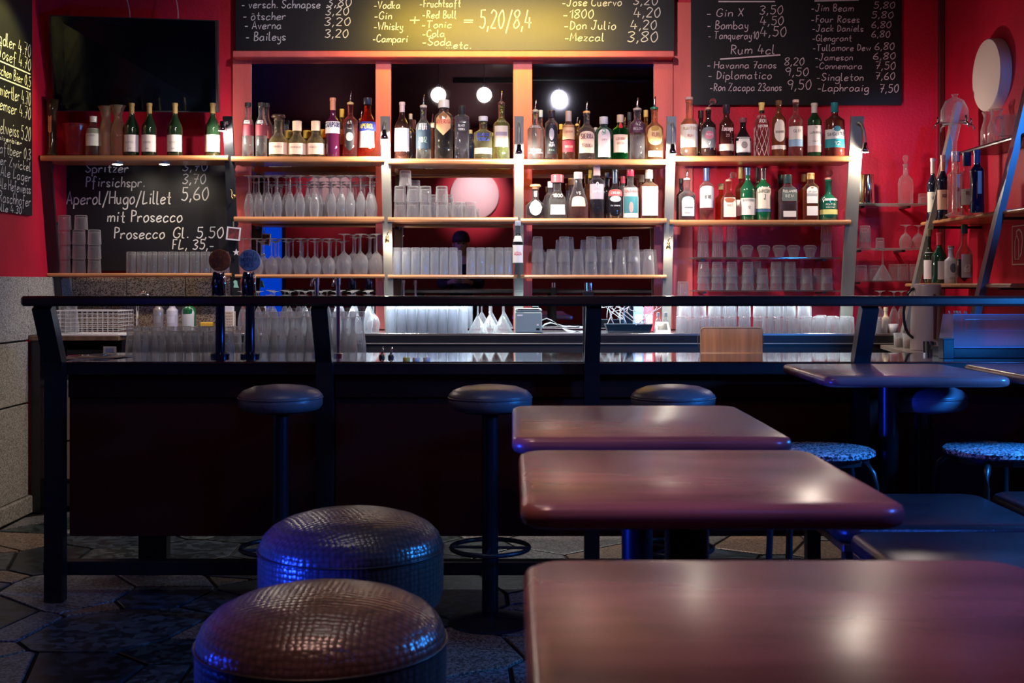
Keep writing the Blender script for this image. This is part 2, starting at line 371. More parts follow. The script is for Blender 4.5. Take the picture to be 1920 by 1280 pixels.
def board(name, label, x0, x1, y0, y1, Y, lines, lw, m=CHALK, thick=.02, uls=()):
    b = MB().box(PX(x0, Y), PX(x1, Y), Y, Y + thick, PZ(y1, Y), PZ(y0, Y), .002).build(name, CHALKB)
    tag(b, label, 'chalkboard')
    f = lambda u, v: (PX(u, Y), Y - .0012, PZ(-v, Y))
    for t in lines:
        s, u0, base, u1, cap = t
        write(MB(), s, u0, -base, u1, cap, f, lw * (cap / 17) ** .4).build('chalk_lettering', m, b)
    for (ax, ay, bx, by, ww) in uls:
        mb = MB(); mb.add([f(ax, -ay - ww), f(bx, -by - ww), f(bx, -by + ww), f(ax, -ay + ww)], [(0, 1, 2, 3)]); mb.build('chalk_underline_stripe', m, b)
    return b
board('chalkboard', 'long chalkboard over the mirrors glowing yellow, with spirits and prices', 441, 1265, -130, 95, 7.02, [
    ('- versch. Schnapse', 453, 15, 600, 15), ('3,80', 613, 12, 658, 17), ('- Ötscher', 456, 37, 535, 15), ('3,20', 610, 28, 653, 15), ('- Averna', 459, 54, 527, 15), ('3,20', 608, 48, 656, 15),
    ('- Baileys', 461, 76, 535, 16), ('3,20', 609, 70, 652, 15), ('-Vodka', 701, 16, 750, 14), ('-Gin', 702, 36, 734, 14), ('-Whisky', 701, 56, 755, 14), ('-Campari', 699, 79, 764, 14),
    ('+', 768, 44, 786, 22), ('-Fruchtsaft', 787, 13, 863, 14), ('-Red Bull', 792, 34, 855, 14), ('-Tonic', 791, 52, 846, 13), ('-Cola', 792, 69, 833, 13), ('-Soda', 792, 85, 846, 14), ('...etc.', 836, 91, 882, 14),
    ('=', 869, 46, 886, 20), ('5,20/8,4', 899, 52, 996, 34), ('-Jose Cuervo', 1054, 11, 1165, 15), ('3,20', 1187, 9, 1232, 16), ('-1800', 1056, 34, 1112, 16), ('4,20', 1188, 32, 1237, 18),
    ('-Don Julio', 1058, 55, 1154, 16), ('4,20', 1182, 55, 1230, 17), ('-Mezcal', 1059, 77, 1132, 15), ('3,80', 1176, 78, 1232, 19)], 1.7)
board('chalkboard', 'black chalkboard of gins, rums and whiskies at upper right on red wall', 1296, 1691, -130, 197, 7.09, [
    ('- Gin X', 1325, 31, 1393, 15), ('3,50', 1424, 27, 1467, 16), ('- Bombay', 1326, 54, 1402, 15), ('4,50', 1425, 47, 1468, 16), ('- Tanqueray10', 1328, 73, 1422, 14), ('4,50', 1425, 68, 1473, 18),
    ('Rum 4cl', 1369, 101, 1452, 17), ('- Havanna 7anos', 1326, 128, 1455, 13), ('8,20', 1471, 122, 1507, 14), ('- Diplomatico', 1328, 148, 1446, 15), ('9,50', 1472, 142, 1515, 15),
    ('-Ron Zacapa 23anos', 1331, 170, 1465, 14), ('9,50', 1476, 168, 1520, 18), ('-Jim Beam', 1521, 21, 1600, 13), ('5,80', 1638, 16, 1677, 12), ('-Four Roses', 1521, 42, 1611, 13), ('5,80', 1634, 34, 1674, 12),
    ('-Jack Daniels', 1523, 59, 1618, 12), ('6,80', 1634, 52, 1670, 12), ('-Glengrant', 1523, 77, 1596, 12), ('6,80', 1634, 70, 1668, 12), ('-Tullamore Dew', 1524, 95, 1632, 12), ('6,80', 1640, 93, 1676, 13),
    ('-Jameson', 1528, 113, 1598, 12), ('6,80', 1637, 111, 1678, 12), ('-Connemara', 1529, 129, 1616, 12), ('7,50', 1641, 130, 1678, 14), ('-Singleton', 1531, 151, 1618, 14), ('7,60', 1641, 149, 1677, 13),
    ('-Laphroaig', 1533, 171, 1628, 14), ('7,50', 1649, 173, 1684, 15)], 1.5, mat('pale_pink_chalk', (.72, .60, .70), .9), .02, [(1350, 111, 1463, 103, 1.3), (1347, 3, 1453, 3, 1.2), (1527, 2, 1610, 0, 1.2)])
board('chalkboard', 'wide chalkboard behind left shelf listing sparkling drinks, lit from above', 104, 440, 298, 508, 7.085, [
    ('Spritzer', 160, 323, 240, 18), ('3,70', 342, 320, 388, 17), ('Pfirsichspr.', 160, 350, 270, 19), ('3,70', 342, 344, 385, 18), ('Aperol/Hugo/Lillet', 125, 382, 320, 24), ('5,60', 340, 375, 390, 24),
    ('mit Prosecco', 202, 416, 341, 22), ('Prosecco', 213, 447, 308, 21), ('Gl.', 325, 446, 352, 20), ('5,50', 368, 446, 418, 20), ('FL, 35,-', 322, 467, 400, 18)], 2.0)
# menu board on the left wall, seen at a slant
lb = MB().box(XL + .001, XL + .02, 5.2, 6.53, PZ(404, 6.5), 3.0, .002).build('chalkboard', CHALKB)
tag(lb, 'tall chalkboard on the left wall with a slanting list of beers', 'chalkboard')
fl = lambda u, v: (XL + .0215, u, v)
for y0, cap, s, w_ in ((84, 25, 'Radler 4.70', 0.46), (110, 23, 'Josef 4.70', 0.41), (142, 20, 'Flaschen Bier 0,5', 0.5), (180, 26, 'Weinviertler 4.70', 0.51), (207, 24, 'Kremser 4.70', 0.47),
                       (250, 27, 'Edelweiss 5.20', 0.46), (263, 9, 'Weizenbier', 0.34), (287, 21, 'Craftbeer 0,3', 0.47), (309, 18, 'Roter Zwickel', 0.52), (330, 19, 'Ale Lager', 0.38),
                       (354, 20, 'Pale Ale Hefeweiss', 0.54), (379, 21, 'Raschhofer', 0.4), (396, 14, 'Bolle 4.30', 0.34)):
    z = CZ + (HY - y0) * 6.15 / F; end = 6.5 if 'Weiz' not in s and '4.30' not in s else 6.38
    write(MB(), s, end - w_, z, end, cap * 6.15 / F, fl, .0048).build('chalk_lettering', CHALK, lb)
for y0 in (118, 149):
    z = CZ + (HY - y0) * 6.15 / F; mb = MB(); mb.add([fl(5.7, z), fl(6.5, z), fl(6.5, z + .007), fl(5.7, z + .007)], [(0, 1, 2, 3)]); mb.build('chalk_underline_stripe', CHALK, lb)

# ---- television
TVY = 6.75
tv = thing('television', 'black wall television tilted forward above the left bottle shelf', 'television', P(250, 212, TVY))
a, b, c, d_ = P(91, 28, 6.62), P(407, 38, 6.72), P(409, 211, 6.84), P(101, 208, 6.80)
def slab(pts, t, n): return MB().add([Vector(p) for p in pts] + [Vector(p) + Vector(n) * t for p in pts], [(0, 1, 2, 3), (7, 6, 5, 4), (0, 4, 5, 1), (1, 5, 6, 2), (2, 6, 7, 3), (3, 7, 4, 0)])
cc = (Vector(a) + Vector(b) + Vector(c) + Vector(d_)) / 4
slab([d_, c, b, a], .04, (0, .97, .2)).build('housing', mat('tv_housing', (.02, .02, .025), .4), tv, world=True)
ins = [Vector(p) + (cc - Vector(p)) * .025 + Vector((0, -.004, 0)) for p in (d_, c, b, a)]
slab(ins, .004, (0, .97, .2)).build('screen', mat('tv_screen', (.002, .003, .006), .12, spec=.35), tv, world=True)
MB().tube([Vector(cc) + Vector((0, .05, .05)), (cc[0], WALL_Y - .01, cc[2] + .05)], .03).build('wall_mount', DSTEEL, tv, world=True)
for x0, x1 in ((232, 243), (328, 333)):
    pts = [P(x0 + (x1 - x0) * t + 1.5 * math.sin(t * 9), -60 + 95 * t, 6.72 + .1 * (1 - t)) for t in [i / 8 for i in range(9)]]
    MB().tube(pts, .004, 6).build('cable', mat('pink_cable', (.6, .35, .33), .5), tv, world=True)

# ------------------------------------------------------------------ shelf ladder
def upY(z): return 6.68 - (z - 1.94) * .2     # the uprights lean towards the room at the top
def upright(xm, label, z0=.965, z1=None, mtl=STEEL, w=.055, head=None):
    z1 = z1 or PZ(218, upY(2.15))
    pts = [(xm, upY(z), z) for z in (z0, 1.25, 1.6, 1.9, z1)]
    t = thing('shelf_upright', label, 'shelf post', pts[0], 'steel posts of the back shelves')
    MB().beam(pts, w, .02).build('flat_bar', mtl, t, world=True)
    for z in (1.27, 1.58, 1.9):
        MB().box(xm - .01, xm + .01, upY(z) + .008, upY(z) + .1, z - .012, z + .004).build('bracket', DSTEEL, t, world=True)
    return t
UX = [-2.60, PX(428, 6.65), PX(723, 6.66), PX(973, 6.66), PX(1258, 6.66), PX(1605, 6.66)]
UL = ['black shelf post nearest the left wall', 'dark shelf post with stickers beside the sparkling drinks board', 'steel shelf post between the left and middle mirrors', 'steel shelf post between the middle and right mirrors',
      'steel shelf post between the right mirror and whisky shelves', 'dark shelf post at the right end of the whisky shelves']
for i, (x, l) in enumerate(zip(UX, UL)): upright(x, l, mtl=(BLACKW if i == 0 else DSTEEL if i == 1 else STEEL), w=(.07 if i in (0, 5) else .052), z1=(PZ(292, 6.7) if i == 0 else None))

SH = {}
ORD_ = ('left', 'second', 'third', 'right')
def shelf(key, x0, x1, y, Yf, dep, label, group='wooden back shelves', th=.03, gap=.004):
    z = PZ(y, Yf); X0, X1 = PX(x0, Yf), PX(x1, Yf)
    # board with a rounded front edge
    prof = [(Yf + dep, z), (Yf + .008, z), (Yf + .002, z - th * .2), (Yf, z - th * .5), (Yf + .002, z - th * .8), (Yf + .008, z - th), (Yf + dep, z - th)]
    n = len(prof); vs = [(X0, p[0], p[1]) for p in prof] + [(X1, p[0], p[1]) for p in prof]
    fs = [(i, (i + 1) % n, n + (i + 1) % n, n + i) for i in range(n)] + [tuple(range(n - 1, -1, -1)), tuple(range(n, 2 * n))]
    o = MB().add(vs, fs).build('wall_shelf', SHELFW); tag(o, label, 'shelf', group); SH[key] = (z, Yf); return o
shelf('A1', 75, 427, 291, 6.65, .27, 'top left wooden shelf carrying the wine bottles and carafes')
shelf('B1', 433, 720, 293, 6.65, .27, 'top wooden shelf in front of the left mirror, with bottles')
shelf('C1', 727, 970, 297, 6.65, .27, 'top wooden shelf in front of the middle mirror, with bottles')
shelf('D1', 978, 1252, 298, 6.65, .27, 'top wooden shelf in front of the right mirror, with bottles')
shelf('E1', 1264, 1600, 292, 6.65, .27, 'top wooden shelf under the whisky chalkboard, with bottles')
shelf('B2', 438, 720, 406, 6.72, .26, 'second wooden shelf before the left mirror, with upturned flutes', th=.026)
shelf('C2', 727, 971, 407, 6.72, .26, 'second wooden shelf before the middle mirror, with stacked tumblers', th=.026)
shelf('D2', 976, 1250, 409, 6.72, .26, 'second wooden shelf before the right mirror, with squat bottles', th=.026)
shelf('E2', 1256, 1596, 412, 6.72, .26, 'second wooden shelf of whisky bottles on the red wall', th=.026)
shelf('A3', 88, 433, 512, 6.78, .25, 'low wooden shelf under the sparkling drinks chalkboard', th=.02)
shelf('B3', 440, 721, 514, 6.78, .25, 'third wooden shelf before the left mirror, with wine glasses', th=.02)
shelf('C3', 727, 970, 515, 6.78, .25, 'third wooden shelf before the middle mirror, with straight glasses', th=.02)
shelf('D3', 976, 1250, 515, 6.78, .25, 'third wooden shelf before the right mirror, with stacked pints', th=.02)
def gshelf(key, x0, x1, y, Yf, dep, label):
    z = PZ(y, Yf); o = MB().box(PX(x0, Yf), PX(x1, Yf), Yf, Yf + dep, z - .008, z, .001).build('glass_shelf', GLS)
    tag(o, label, 'shelf', 'glass back shelves'); SH[key] = (z, Yf)
    MB().box(PX(x0, Yf) + .06, PX(x0, Yf) + .08, Yf + dep - .1, WALL_Y - .001, z - .02, z - .0082).build('bracket', DSTEEL, o)
    MB().box(PX(x1, Yf) - .08, PX(x1, Yf) - .06, Yf + dep - .1, WALL_Y - .001, z - .02, z - .0082).build('bracket', DSTEEL, o)
gshelf('G1', 1300, 1577, 482, 6.84, .2, 'upper glass shelf of tumblers below the whisky bottles')
gshelf('G2', 1303, 1577, 544, 6.84, .2, 'lower glass shelf of stacked tumblers below the whisky bottles')
gshelf('G3', 1604, 1738, 381, 6.86, .2, 'glass shelf holding the steel shaker cups near the corner')
gshelf('G4', 1598, 1728, 465, 6.86, .2, 'middle glass shelf near the corner with cut glasses')
gshelf('G5', 1596, 1752, 526, 6.86, .2, 'lowest glass shelf near the corner with mixed glasses')

# gooseneck lamps on the posts
def goose(px, py, label, xm, Yh=6.60, power=5, ry=222):
    power *= 2.0
    X, Y, Z = P(px, py, Yh)
    zt = PZ(ry, upY(2.15)) - .02
    t = thing('gooseneck_lamp', label, 'lamp', (X, Y, Z), 'gooseneck lamps along the back shelves')
    p = [Vector((xm, upY(zt) - .012, zt - .01)), Vector((xm, upY(zt) - .04, zt - .005)), Vector((xm + (X - xm) * .7, Yh - .0, zt - .03)), Vector((X, Y, (Z + zt) / 2)), Vector((X, Y, Z + .05))]
    q = []
    for i in range(len(p) - 1):
        for k in range(4):
            tt = k / 4; a, b, c, d = p[max(i - 1, 0)], p[i], p[i + 1], p[min(i + 2, len(p) - 1)]
            q.append(.5 * (2 * b + (c - a) * tt + (2 * a - 5 * b + 4 * c - d) * tt * tt + (3 * b - a - 3 * c + d) * tt ** 3))
    q.append(p[-1])
    MB().tube(q, .0065, 8).build('gooseneck', STEEL, t, True, world=True)
    MB().lathe([(.0001, .055), (.012, .055), (.014, .03), (.02, .02), (.026, 0), (.024, .001), (.018, .018), (.0001, .02)], 16, (X, Y, Z)).build('lamp_head', CHROME, t, True, world=True)
    MB().lathe([(.0001, -.002), (.022, .002), (.0001, .006)], 16, (X, Y, Z)).build('bulb', emitter('lamp_bulb', (1, .93, .82), 45), t, world=True)
    l = light('gooseneck_light', 'POINT' if px > 1600 or px < 500 else 'SPOT', (X, Y - .01, Z - .03), power * (.8 if px > 1600 else 1.35), (1, .85, .70), .018, (X, Y + .22, Z - .2), 178, .15)
for a in ((417, 246, 'gooseneck lamp lit at the right end of the wine shelf', UX[1], 6.6, 3.5, 222), (721, 262, 'gooseneck lamp lit between the left and middle mirrors', UX[2], 6.57, 6, 222),
          (973, 290, 'gooseneck lamp lit between the middle and right mirrors', UX[3], 6.57, 6, 224), (1261, 289, 'gooseneck lamp lit between right mirror and whisky shelf', UX[4], 6.57, 6, 224),
          (1622, 286, 'gooseneck lamp with bent neck beyond the whisky shelf end', UX[5], 6.62, 6, 222)): goose(*a)
for px in (220, 308):
    X, Y, Z = P(px, 309, 6.74)
    Z = SH['A1'][0] - .03
    t = thing('puck_light', 'round shelf light over the %s of the sparkling drinks board' % ('left half' if px == 220 else 'right half'), 'lamp', (X, Y, Z - .012), 'lights under the left shelf')
    MB().lathe([(.0001, .012), (.034, .012), (.034, .001), (.028, 0)], 18, (0, 0, 0)).build('housing', STEEL, t)
    MB().lathe([(.0001, -.004), (.02, -.003), (.028, .0)], 18).build('lens', emitter('puck_lens', (1, .9, .78), 30), t)
    light('puck_spot', 'SPOT', (X, Y, Z - .03), 4.5 if px > 250 else 2.2, (1, .85, .65), .02, (X + .05, WALL_Y, 1.45), 110, .9)
# ------------------------------------------------------------------ back counter and service zone
BC = PZ(625, 6.6)
bc = thing('back_counter', 'long black back counter with bright steel edges under the shelves', 'counter', (0, 6.6, 0))
X0, X1 = PX(240, 6.6), XR - .002
MB().box(X0, X1, 6.6, WALL_Y - .04, BC - .012, BC, .001).build('worktop', mat('counter_steel', (.55, .56, .57), .22, metal=.9), bc, world=True)
MB().box(X0, X1, 6.605, WALL_Y - .04, BC - .052, BC - .0125).build('drawer_front', BLACKP, bc, world=True)
MB().box(X0, X1, 6.598, WALL_Y - .04, BC - .058, BC - .0525).build('steel_strip', STEEL, bc, world=True)
MB().box(X0, X1, 6.62, WALL_Y - .04, 0, BC - .0585).build('cabinet_body', mat('dark_cabinet', (.012, .012, .016), .4), bc, world=True)
lc = thing('side_counter', 'wooden-edged low counter by the left wall with fridge beneath', 'counter', (-2.3, 6.5, 0))
LCZ = PZ(629, 6.5); LX1 = X0 - .003
MB().box(XL + .032, LX1, 6.45, WALL_Y - .03, LCZ - .025, LCZ, .002).build('worktop', mat('worn_wood_edge', (.22, .12, .07), .4, var=.5, vscale=30), lc, world=True)
MB().box(XL + .035, XL + .085, 6.47, 6.52, 0, LCZ - .0255).build('leg', BLACKW, lc, world=True)
MB().box(XL + .002, LX1, WALL_Y - .06, WALL_Y - .03, 0, LCZ - .0255).build('back_panel', BLACKW, lc, world=True)
MB().box(-1.90, LX1, 6.5, WALL_Y - .07, .02, LCZ - .0255).build('cabinet_body', BLACKW, lc, world=True)
fr = thing('drinks_fridge', 'pinkish steel fridge drawers under the left end counter', 'fridge', (-2.25, 6.6, 0))
MB().box(-2.46, -1.91, 6.62, 7.04, .02, LCZ - .08, .004).build('body', BLACKP, fr, world=True)
FM = mat('pinkish_steel', (.42, .30, .29), .3, metal=.6)
MB().box(PX(58, 6.6), -1.92, 6.60, 6.619, PZ(825, 6.6), PZ(716, 6.6), .003).build('door', FM, fr, world=True)
MB().box(PX(58, 6.6), -1.92, 6.60, 6.619, PZ(898, 6.6), PZ(828, 6.6), .003).build('door', FM, fr, world=True)
MB().box(PX(57, 6.59), -1.92, 6.585, 6.6, PZ(722, 6.6), PZ(712, 6.6), .002).build('handle', STEEL, fr, world=True)
lk = MB().box(PX(60, 6.59), PX(84, 6.59), 6.592, 6.6, PZ(846, 6.6), PZ(829, 6.6), .001).build('lock_plate', STEEL, fr, world=True)
MB().box(PX(65, 6.59), PX(80, 6.59), 6.589, 6.5915, PZ(842, 6.6), PZ(833, 6.6)).build('keyhole_panel', BLACKP, fr, world=True)
MB().box(PX(52, 6.55), -1.92, 6.56, 6.6, PZ(950, 6.55), PZ(908, 6.55), .003).build('door', mat('dark_fridge_drawer', (.05, .045, .05), .25, metal=.5), fr, world=True)

# return counter along the right wall
rc = thing('side_counter', 'short pale-topped counter running along the right wall', 'counter', (2.2, 6.0, 0))
RCZ = .90
MB().add([(2.02, 6.58, RCZ), (1.86, 5.40, RCZ), (XR - .002, 5.40, RCZ), (XR - .002, 6.58, RCZ), (2.02, 6.58, RCZ - .02), (1.86, 5.40, RCZ - .02), (XR - .002, 5.40, RCZ - .02), (XR - .002, 6.58, RCZ - .02)],
         [(0, 1, 2, 3), (7, 6, 5, 4), (0, 4, 5, 1), (1, 5, 6, 2), (2, 6, 7, 3), (3, 7, 4, 0)]).build('worktop', mat('pale_worktop', (.45, .38, .33), .25, metal=.3), rc, world=True)
MB().add([(2.06, 6.57, 0), (1.90, 5.42, 0), (XR - .002, 5.42, 0), (XR - .002, 6.57, 0), (2.06, 6.57, RCZ - .021), (1.90, 5.42, RCZ - .021), (XR - .002, 5.42, RCZ - .021), (XR - .002, 6.57, RCZ - .021)],
         [(3, 2, 1, 0), (4, 5, 6, 7), (0, 1, 5, 4), (1, 2, 6, 5), (2, 3, 7, 6), (3, 0, 4, 7)]).build('cabinet_body', BLACKW, rc, world=True)

for i, (a, b) in enumerate(((UX[2] - .9, UX[2] - .04), (UX[2] + .04, UX[3] - .04), (UX[3] + .04, UX[4] - .04), (UX[4] + .04, UX[5] - .06))):  # added housings for the cold light, unseen behind the rail
    t = thing('added_light_bar', 'added slim light bar above the back counter, %s section behind the rail' % ORD_[i], 'light bar', ((a + b) / 2, 6.74, 1.14), 'added light bars above the back counter')
    MB().box(a, b, 6.73, 6.76, 1.134, 1.15, .002).build('housing', DSTEEL, t, world=True)
# ------------------------------------------------------------------ the bar
BY = 4.7; TZc = PZ(678, BY); BX0, BX1 = PX(115, BY), XR - .004
bar = thing('bar_counter', 'long dark bar counter with polished top, oxblood front and high rail', 'bar', (0, BY, 0))
MB().box(BX0, BX1, BY, 5.31, TZc - .02, TZc, .001).build('counter_top', COUNTER, bar, world=True)
MB().box(BX0 - .01, BX1, BY - .012, BY - .0005, TZc - .05, TZc - .004, .003).build('fascia', BLACKW, bar, world=True)
MB().box(BX0, BX1, BY + .001, 5.3, TZc - .048, TZc - .0205).build('apron', BLACKW, bar, world=True)
px_ = [150, 608, 1109, 1607, 1925]
xs = [PX(130, 4.78), PX(628, 4.78), PX(1106, 4.78), PX(1600, 4.78), BX1]
for a, b in zip(xs[:-1], xs[1:]):
    MB().box(a + .002, b - .002, 4.775, 4.80, .232, TZc - .05, .002).build('front_panel', FRONTP, bar, world=True)
    MB().box(a + .004, b - .004, 4.755, 4.774, PZ(745, 4.76), TZc - .051, .003).build('panel_moulding', FRONTP, bar, world=True)
MB().box(BX0 + .02, BX1, 5.1, 5.28, .25, TZc - .05).build('inner_cabinet', BLACKW, bar, world=True)
for x in (-1.6, -.9, .6, 1.6): MB().box(x, x + .12, 5.14, 5.2, 0, .25).build('plinth_block', BLACKW, bar, world=True)
MB().box(PX(80, 4.72), BX1, 4.72, 4.78, PZ(1081, 4.7), PZ(1055, 4.7), .004).build('foot_beam', BLACKW, bar, world=True)
RZ = PZ(564, 4.56)
r_ = .019
rail = []
for x in [PX(52, 4.56) + .0, PX(50, 4.56) + .01]: pass
MB().box(PX(48, 4.56), BX1, 4.505, 4.60, RZ - r_, RZ + r_, .009).build('rail', RAILW, bar, True and 30, world=True)
for pxb, wpx in ((111, 34), (612, 30), (1108, 28), (1607, 30), (2060, 30)):
    x = PX(pxb, 4.71); wd = wpx / S(4.71)
    pts = [(x, 4.55, RZ - r_ - .0005), (x, 4.665, TZc + .01), (x, 4.672, TZc - .05), (x, 4.672, .002)]
    MB().beam(pts, wd, .05).build('post', BLACKW, bar, world=True)

# ------------------------------------------------------------------ bar stools
def bar_stool():
    t = thing('bar_stool', '', 'stool', (0, 0, 0), 'round bar stools in front of the bar')
    R = .153
    MB().lathe([(.0001, .868), (.05, .867), (.10, .861), (.135, .848), (R - .002, .832), (R, .826), (R - .002, .821), (R, .816), (R - .001, .795), (R - .012, .780), (R - .03, .775), (.0001, .775)], 40).build('seat', LEATHER, t, True)
    MB().tube([(R * math.cos(a) * 1.003, R * math.sin(a) * 1.003, .8225) for a in [2 * PI * i / 40 for i in range(40)]], .0022, 6, True).build('piping', LEATHER, t, True)
    MB().lathe([(.0001, .774), (.10, .774), (.10, .768), (.03, .76), (.03, .03), (.0001, .03)], 24).build('column', mat('blue_black_metal', (.03, .035, .05), .3, metal=.7), t, 40)
    rg = MB().tube([(.142 * math.cos(a), .142 * math.sin(a), .275) for a in [2 * PI * i / 40 for i in range(40)]], .0085, 8, True)
    rg.build('foot_ring', DSTEEL, t, True)
    for k in range(2):
        a = k * PI / 2 + .5
        MB().tube([(-.142 * math.cos(a), -.142 * math.sin(a), .275), (.142 * math.cos(a), .142 * math.sin(a), .275)], .006, 6).build('spoke', DSTEEL, t)
    MB().lathe([(.0001, .04), (.04, .036), (.12, .018), (.15, .010), (.152, 0), (.0001, 0)], 36).build('base', DSTEEL, t, 40)
    return t
bs = bar_stool()
bl = ['grey leather bar stool farthest left at the bar', 'grey leather bar stool in front of the middle bar panel', 'grey leather bar stool behind the middle wooden tables', 'blue-lit bar stool half hidden under the right high table']
for i, (px, Y) in enumerate(((526, 4.38), (919, 4.38), (1262, 4.38), (1731, 4.40))):
    if i == 0: bs.location = (PX(px, Y), Y, 0); bs['label'] = bl[0]
    else: copy_tree(bs, (PX(px, Y), Y, 0), bl[i], rz=i)

# ------------------------------------------------------------------ tables
def rrect(x0, x1, y0, y1, r, k=8):
    pts = []
    for cx, cy, a0 in ((x1 - r, y0 + r, -PI / 2), (x1 - r, y1 - r, 0), (x0 + r, y1 - r, PI / 2), (x0 + r, y0 + r, PI)):
        for i in range(k + 1): a = a0 + PI / 2 * i / k; pts.append((cx + r * math.cos(a), cy + r * math.sin(a)))
    return pts
def rounded_slab(x0, x1, y0, y1, z0, z1, r, e=.012):
    rings = []
    for z, k in ((z0, e), (z0 + e * .35, e * .3), (z0 + e, 0), (z1 - e, 0), (z1 - e * .35, e * .3), (z1, e)):
        rings.append([(x, y, z) for x, y in rrect(x0 + k, x1 - k, y0 + k, y1 - k, r - k * .5)])
    return MB()._rings(rings)
def table(x0, x1, y0, y1, z, label, rot=0):
    cx, cy = (x0 + x1) / 2, (y0 + y1) / 2; wx, wy = (x1 - x0) / 2, (y1 - y0) / 2
    t = thing('high_table', label, 'table', (cx, cy, 0), 'high wooden tables'); t.rotation_euler = (0, 0, rot)
    rounded_slab(-wx, wx, -wy, wy, z - .034, z, .045).build('table_top', TABLE, t, 50)
    MB().lathe([(.0001, z - .0345), (.11, z - .0345), (.11, z - .045), (.036, z - .05), (.032, .05), (.05, .035), (.2, .02), (.215, 0), (.0001, 0)], 28).build('pedestal', mat('black_pedestal_metal', (.02, .022, .03), .28, metal=.6), t, 40)
    return t
TH = .93
table(.012, .565, .74, 1.352, TH, 'wooden high table nearest the camera, large and blurred')
table(.012, .556, 1.66, 2.235, TH, 'second wooden high table counting back from the nearest one')
table(.0, .566, 2.39, 3.04, TH, 'third wooden high table, just in front of the bar stools')
table(1.03, 1.645, 3.93, 4.60, TH, 'high table by the bar at right, over a blue-lit stool')
table(1.72, 2.34, 3.93, 4.60, TH, 'high table at the right frame edge beside the other bar-side table')

# ------------------------------------------------------------------ round leather drum stools in front
def weave_mat():
    m, nt, N, L, out = nm('woven_leather')
    b = N.new('ShaderNodeBsdfPrincipled'); L.new(b.outputs[0], out.inputs[0]); b.inputs['Roughness'].default_value = .27; b.inputs['Specular IOR Level'].default_value = .8
    tc = N.new('ShaderNodeTexCoord'); ck = N.new('ShaderNodeTexVoronoi'); mp = N.new('ShaderNodeMapping'); mp.inputs['Scale'].default_value = (60, 60, 60)
    L.new(tc.outputs['Object'], mp.inputs[0]); L.new(mp.outputs[0], ck.inputs['Vector']); ck.inputs['Scale'].default_value = 1.3; ck.inputs['Randomness'].default_value = .25
    r = N.new('ShaderNodeValToRGB'); L.new(ck.outputs['Distance'], r.inputs[0]); r.color_ramp.elements[0].color = (.20, .11, .09, 1); r.color_ramp.elements[1].color = (.05, .03, .026, 1)
    L.new(r.outputs[0], b.inputs['Base Color']); bp = N.new('ShaderNodeBump'); bp.inputs['Strength'].default_value = .45; bp.inputs['Distance'].default_value = .004; bp.invert = True
    L.new(ck.outputs['Distance'], bp.inputs['Height']); L.new(bp.outputs[0], b.inputs['Normal']); return m
WEAVE = weave_mat()
def drum():
    t = thing('drum_stool', '', 'stool', (0, 0, 0), 'woven leather drum stools')
    R = .238
    MB().lathe([(.0001, .655), (.06, .653), (.12, .644), (.17, .630), (.205, .612), (.225, .592), (R - .003, .570), (R, .545), (R, .50), (R - .001, .45), (R - .008, .42), (R - .03, .402), (R - .05, .398), (.0001, .398)], 48).build('cushion', WEAVE, t, True)
    MB().tube([((R + .001) * math.cos(a), (R + .001) * math.sin(a), .556) for a in [2 * PI * i / 48 for i in range(48)]], .003, 6, True).build('seam', mat('seam_leather', (.03, .025, .025), .4), t, True)
    MB().lathe([(.0001, .397), (.19, .397), (.185, .38), (.05, .37), (.045, .04), (.18, .02), (.19, 0), (.0001, 0)], 32).build('pedestal', BLACKP, t, 40)
    return t
dr = drum(); dr.location = (PX(604, 2.30), 2.30, 0); dr['label'] = 'woven leather drum stool nearest the camera, lower left of centre'
copy_tree(dr, (PX(659, 3.10), 3.10, 0), 'woven leather drum stool standing just behind the nearest one', rz=.4)

# ------------------------------------------------------------------ low round stools with bent legs
def round_stool():
    t = thing('round_stool', '', 'stool', (0, 0, 0), 'low round stools with bent legs'); R = .172
    MB().lathe([(.0001, .690), (R - .01, .690), (R, .684), (R, .672), (R - .012, .664), (.0001, .664)], 40).build('seat', speckle('sparkling_seat', (.05, .06, .08), (.20, .22, .26), (.8, .8, .85), 180, .2), t, 40)
    MB().lathe([(R - .02, .6635), (R - .02, .645), (R - .035, .645), (R - .035, .6635)], 32).build('seat_frame', DSTEEL, t)
    for k in range(4):
        a = PI / 4 + k * PI / 2; c, s = math.cos(a), math.sin(a)
        pts = [(.13 * c, .13 * s, .655), (.165 * c, .165 * s, .648), (.185 * c, .185 * s, .625), (.195 * c, .195 * s, .58), (.20 * c, .20 * s, .4), (.22 * c, .22 * s, .01)]
        MB().tube(pts, .011, 8).build('leg', DSTEEL, t, True)
    MB().tube([(.198 * math.cos(a), .198 * math.sin(a), .2) for a in [2 * PI * i / 32 for i in range(32)]], .007, 6, True).build('foot_ring', DSTEEL, t, True)
    return t
rs = round_stool(); rs.location = (PX(1541, 4.0), 4.0, 0); rs['label'] = 'flat round stool between the middle and right high tables'
copy_tree(rs, (PX(1868, 4.02), 4.02, 0), 'flat round stool glowing blue at the right frame edge', rz=.25)

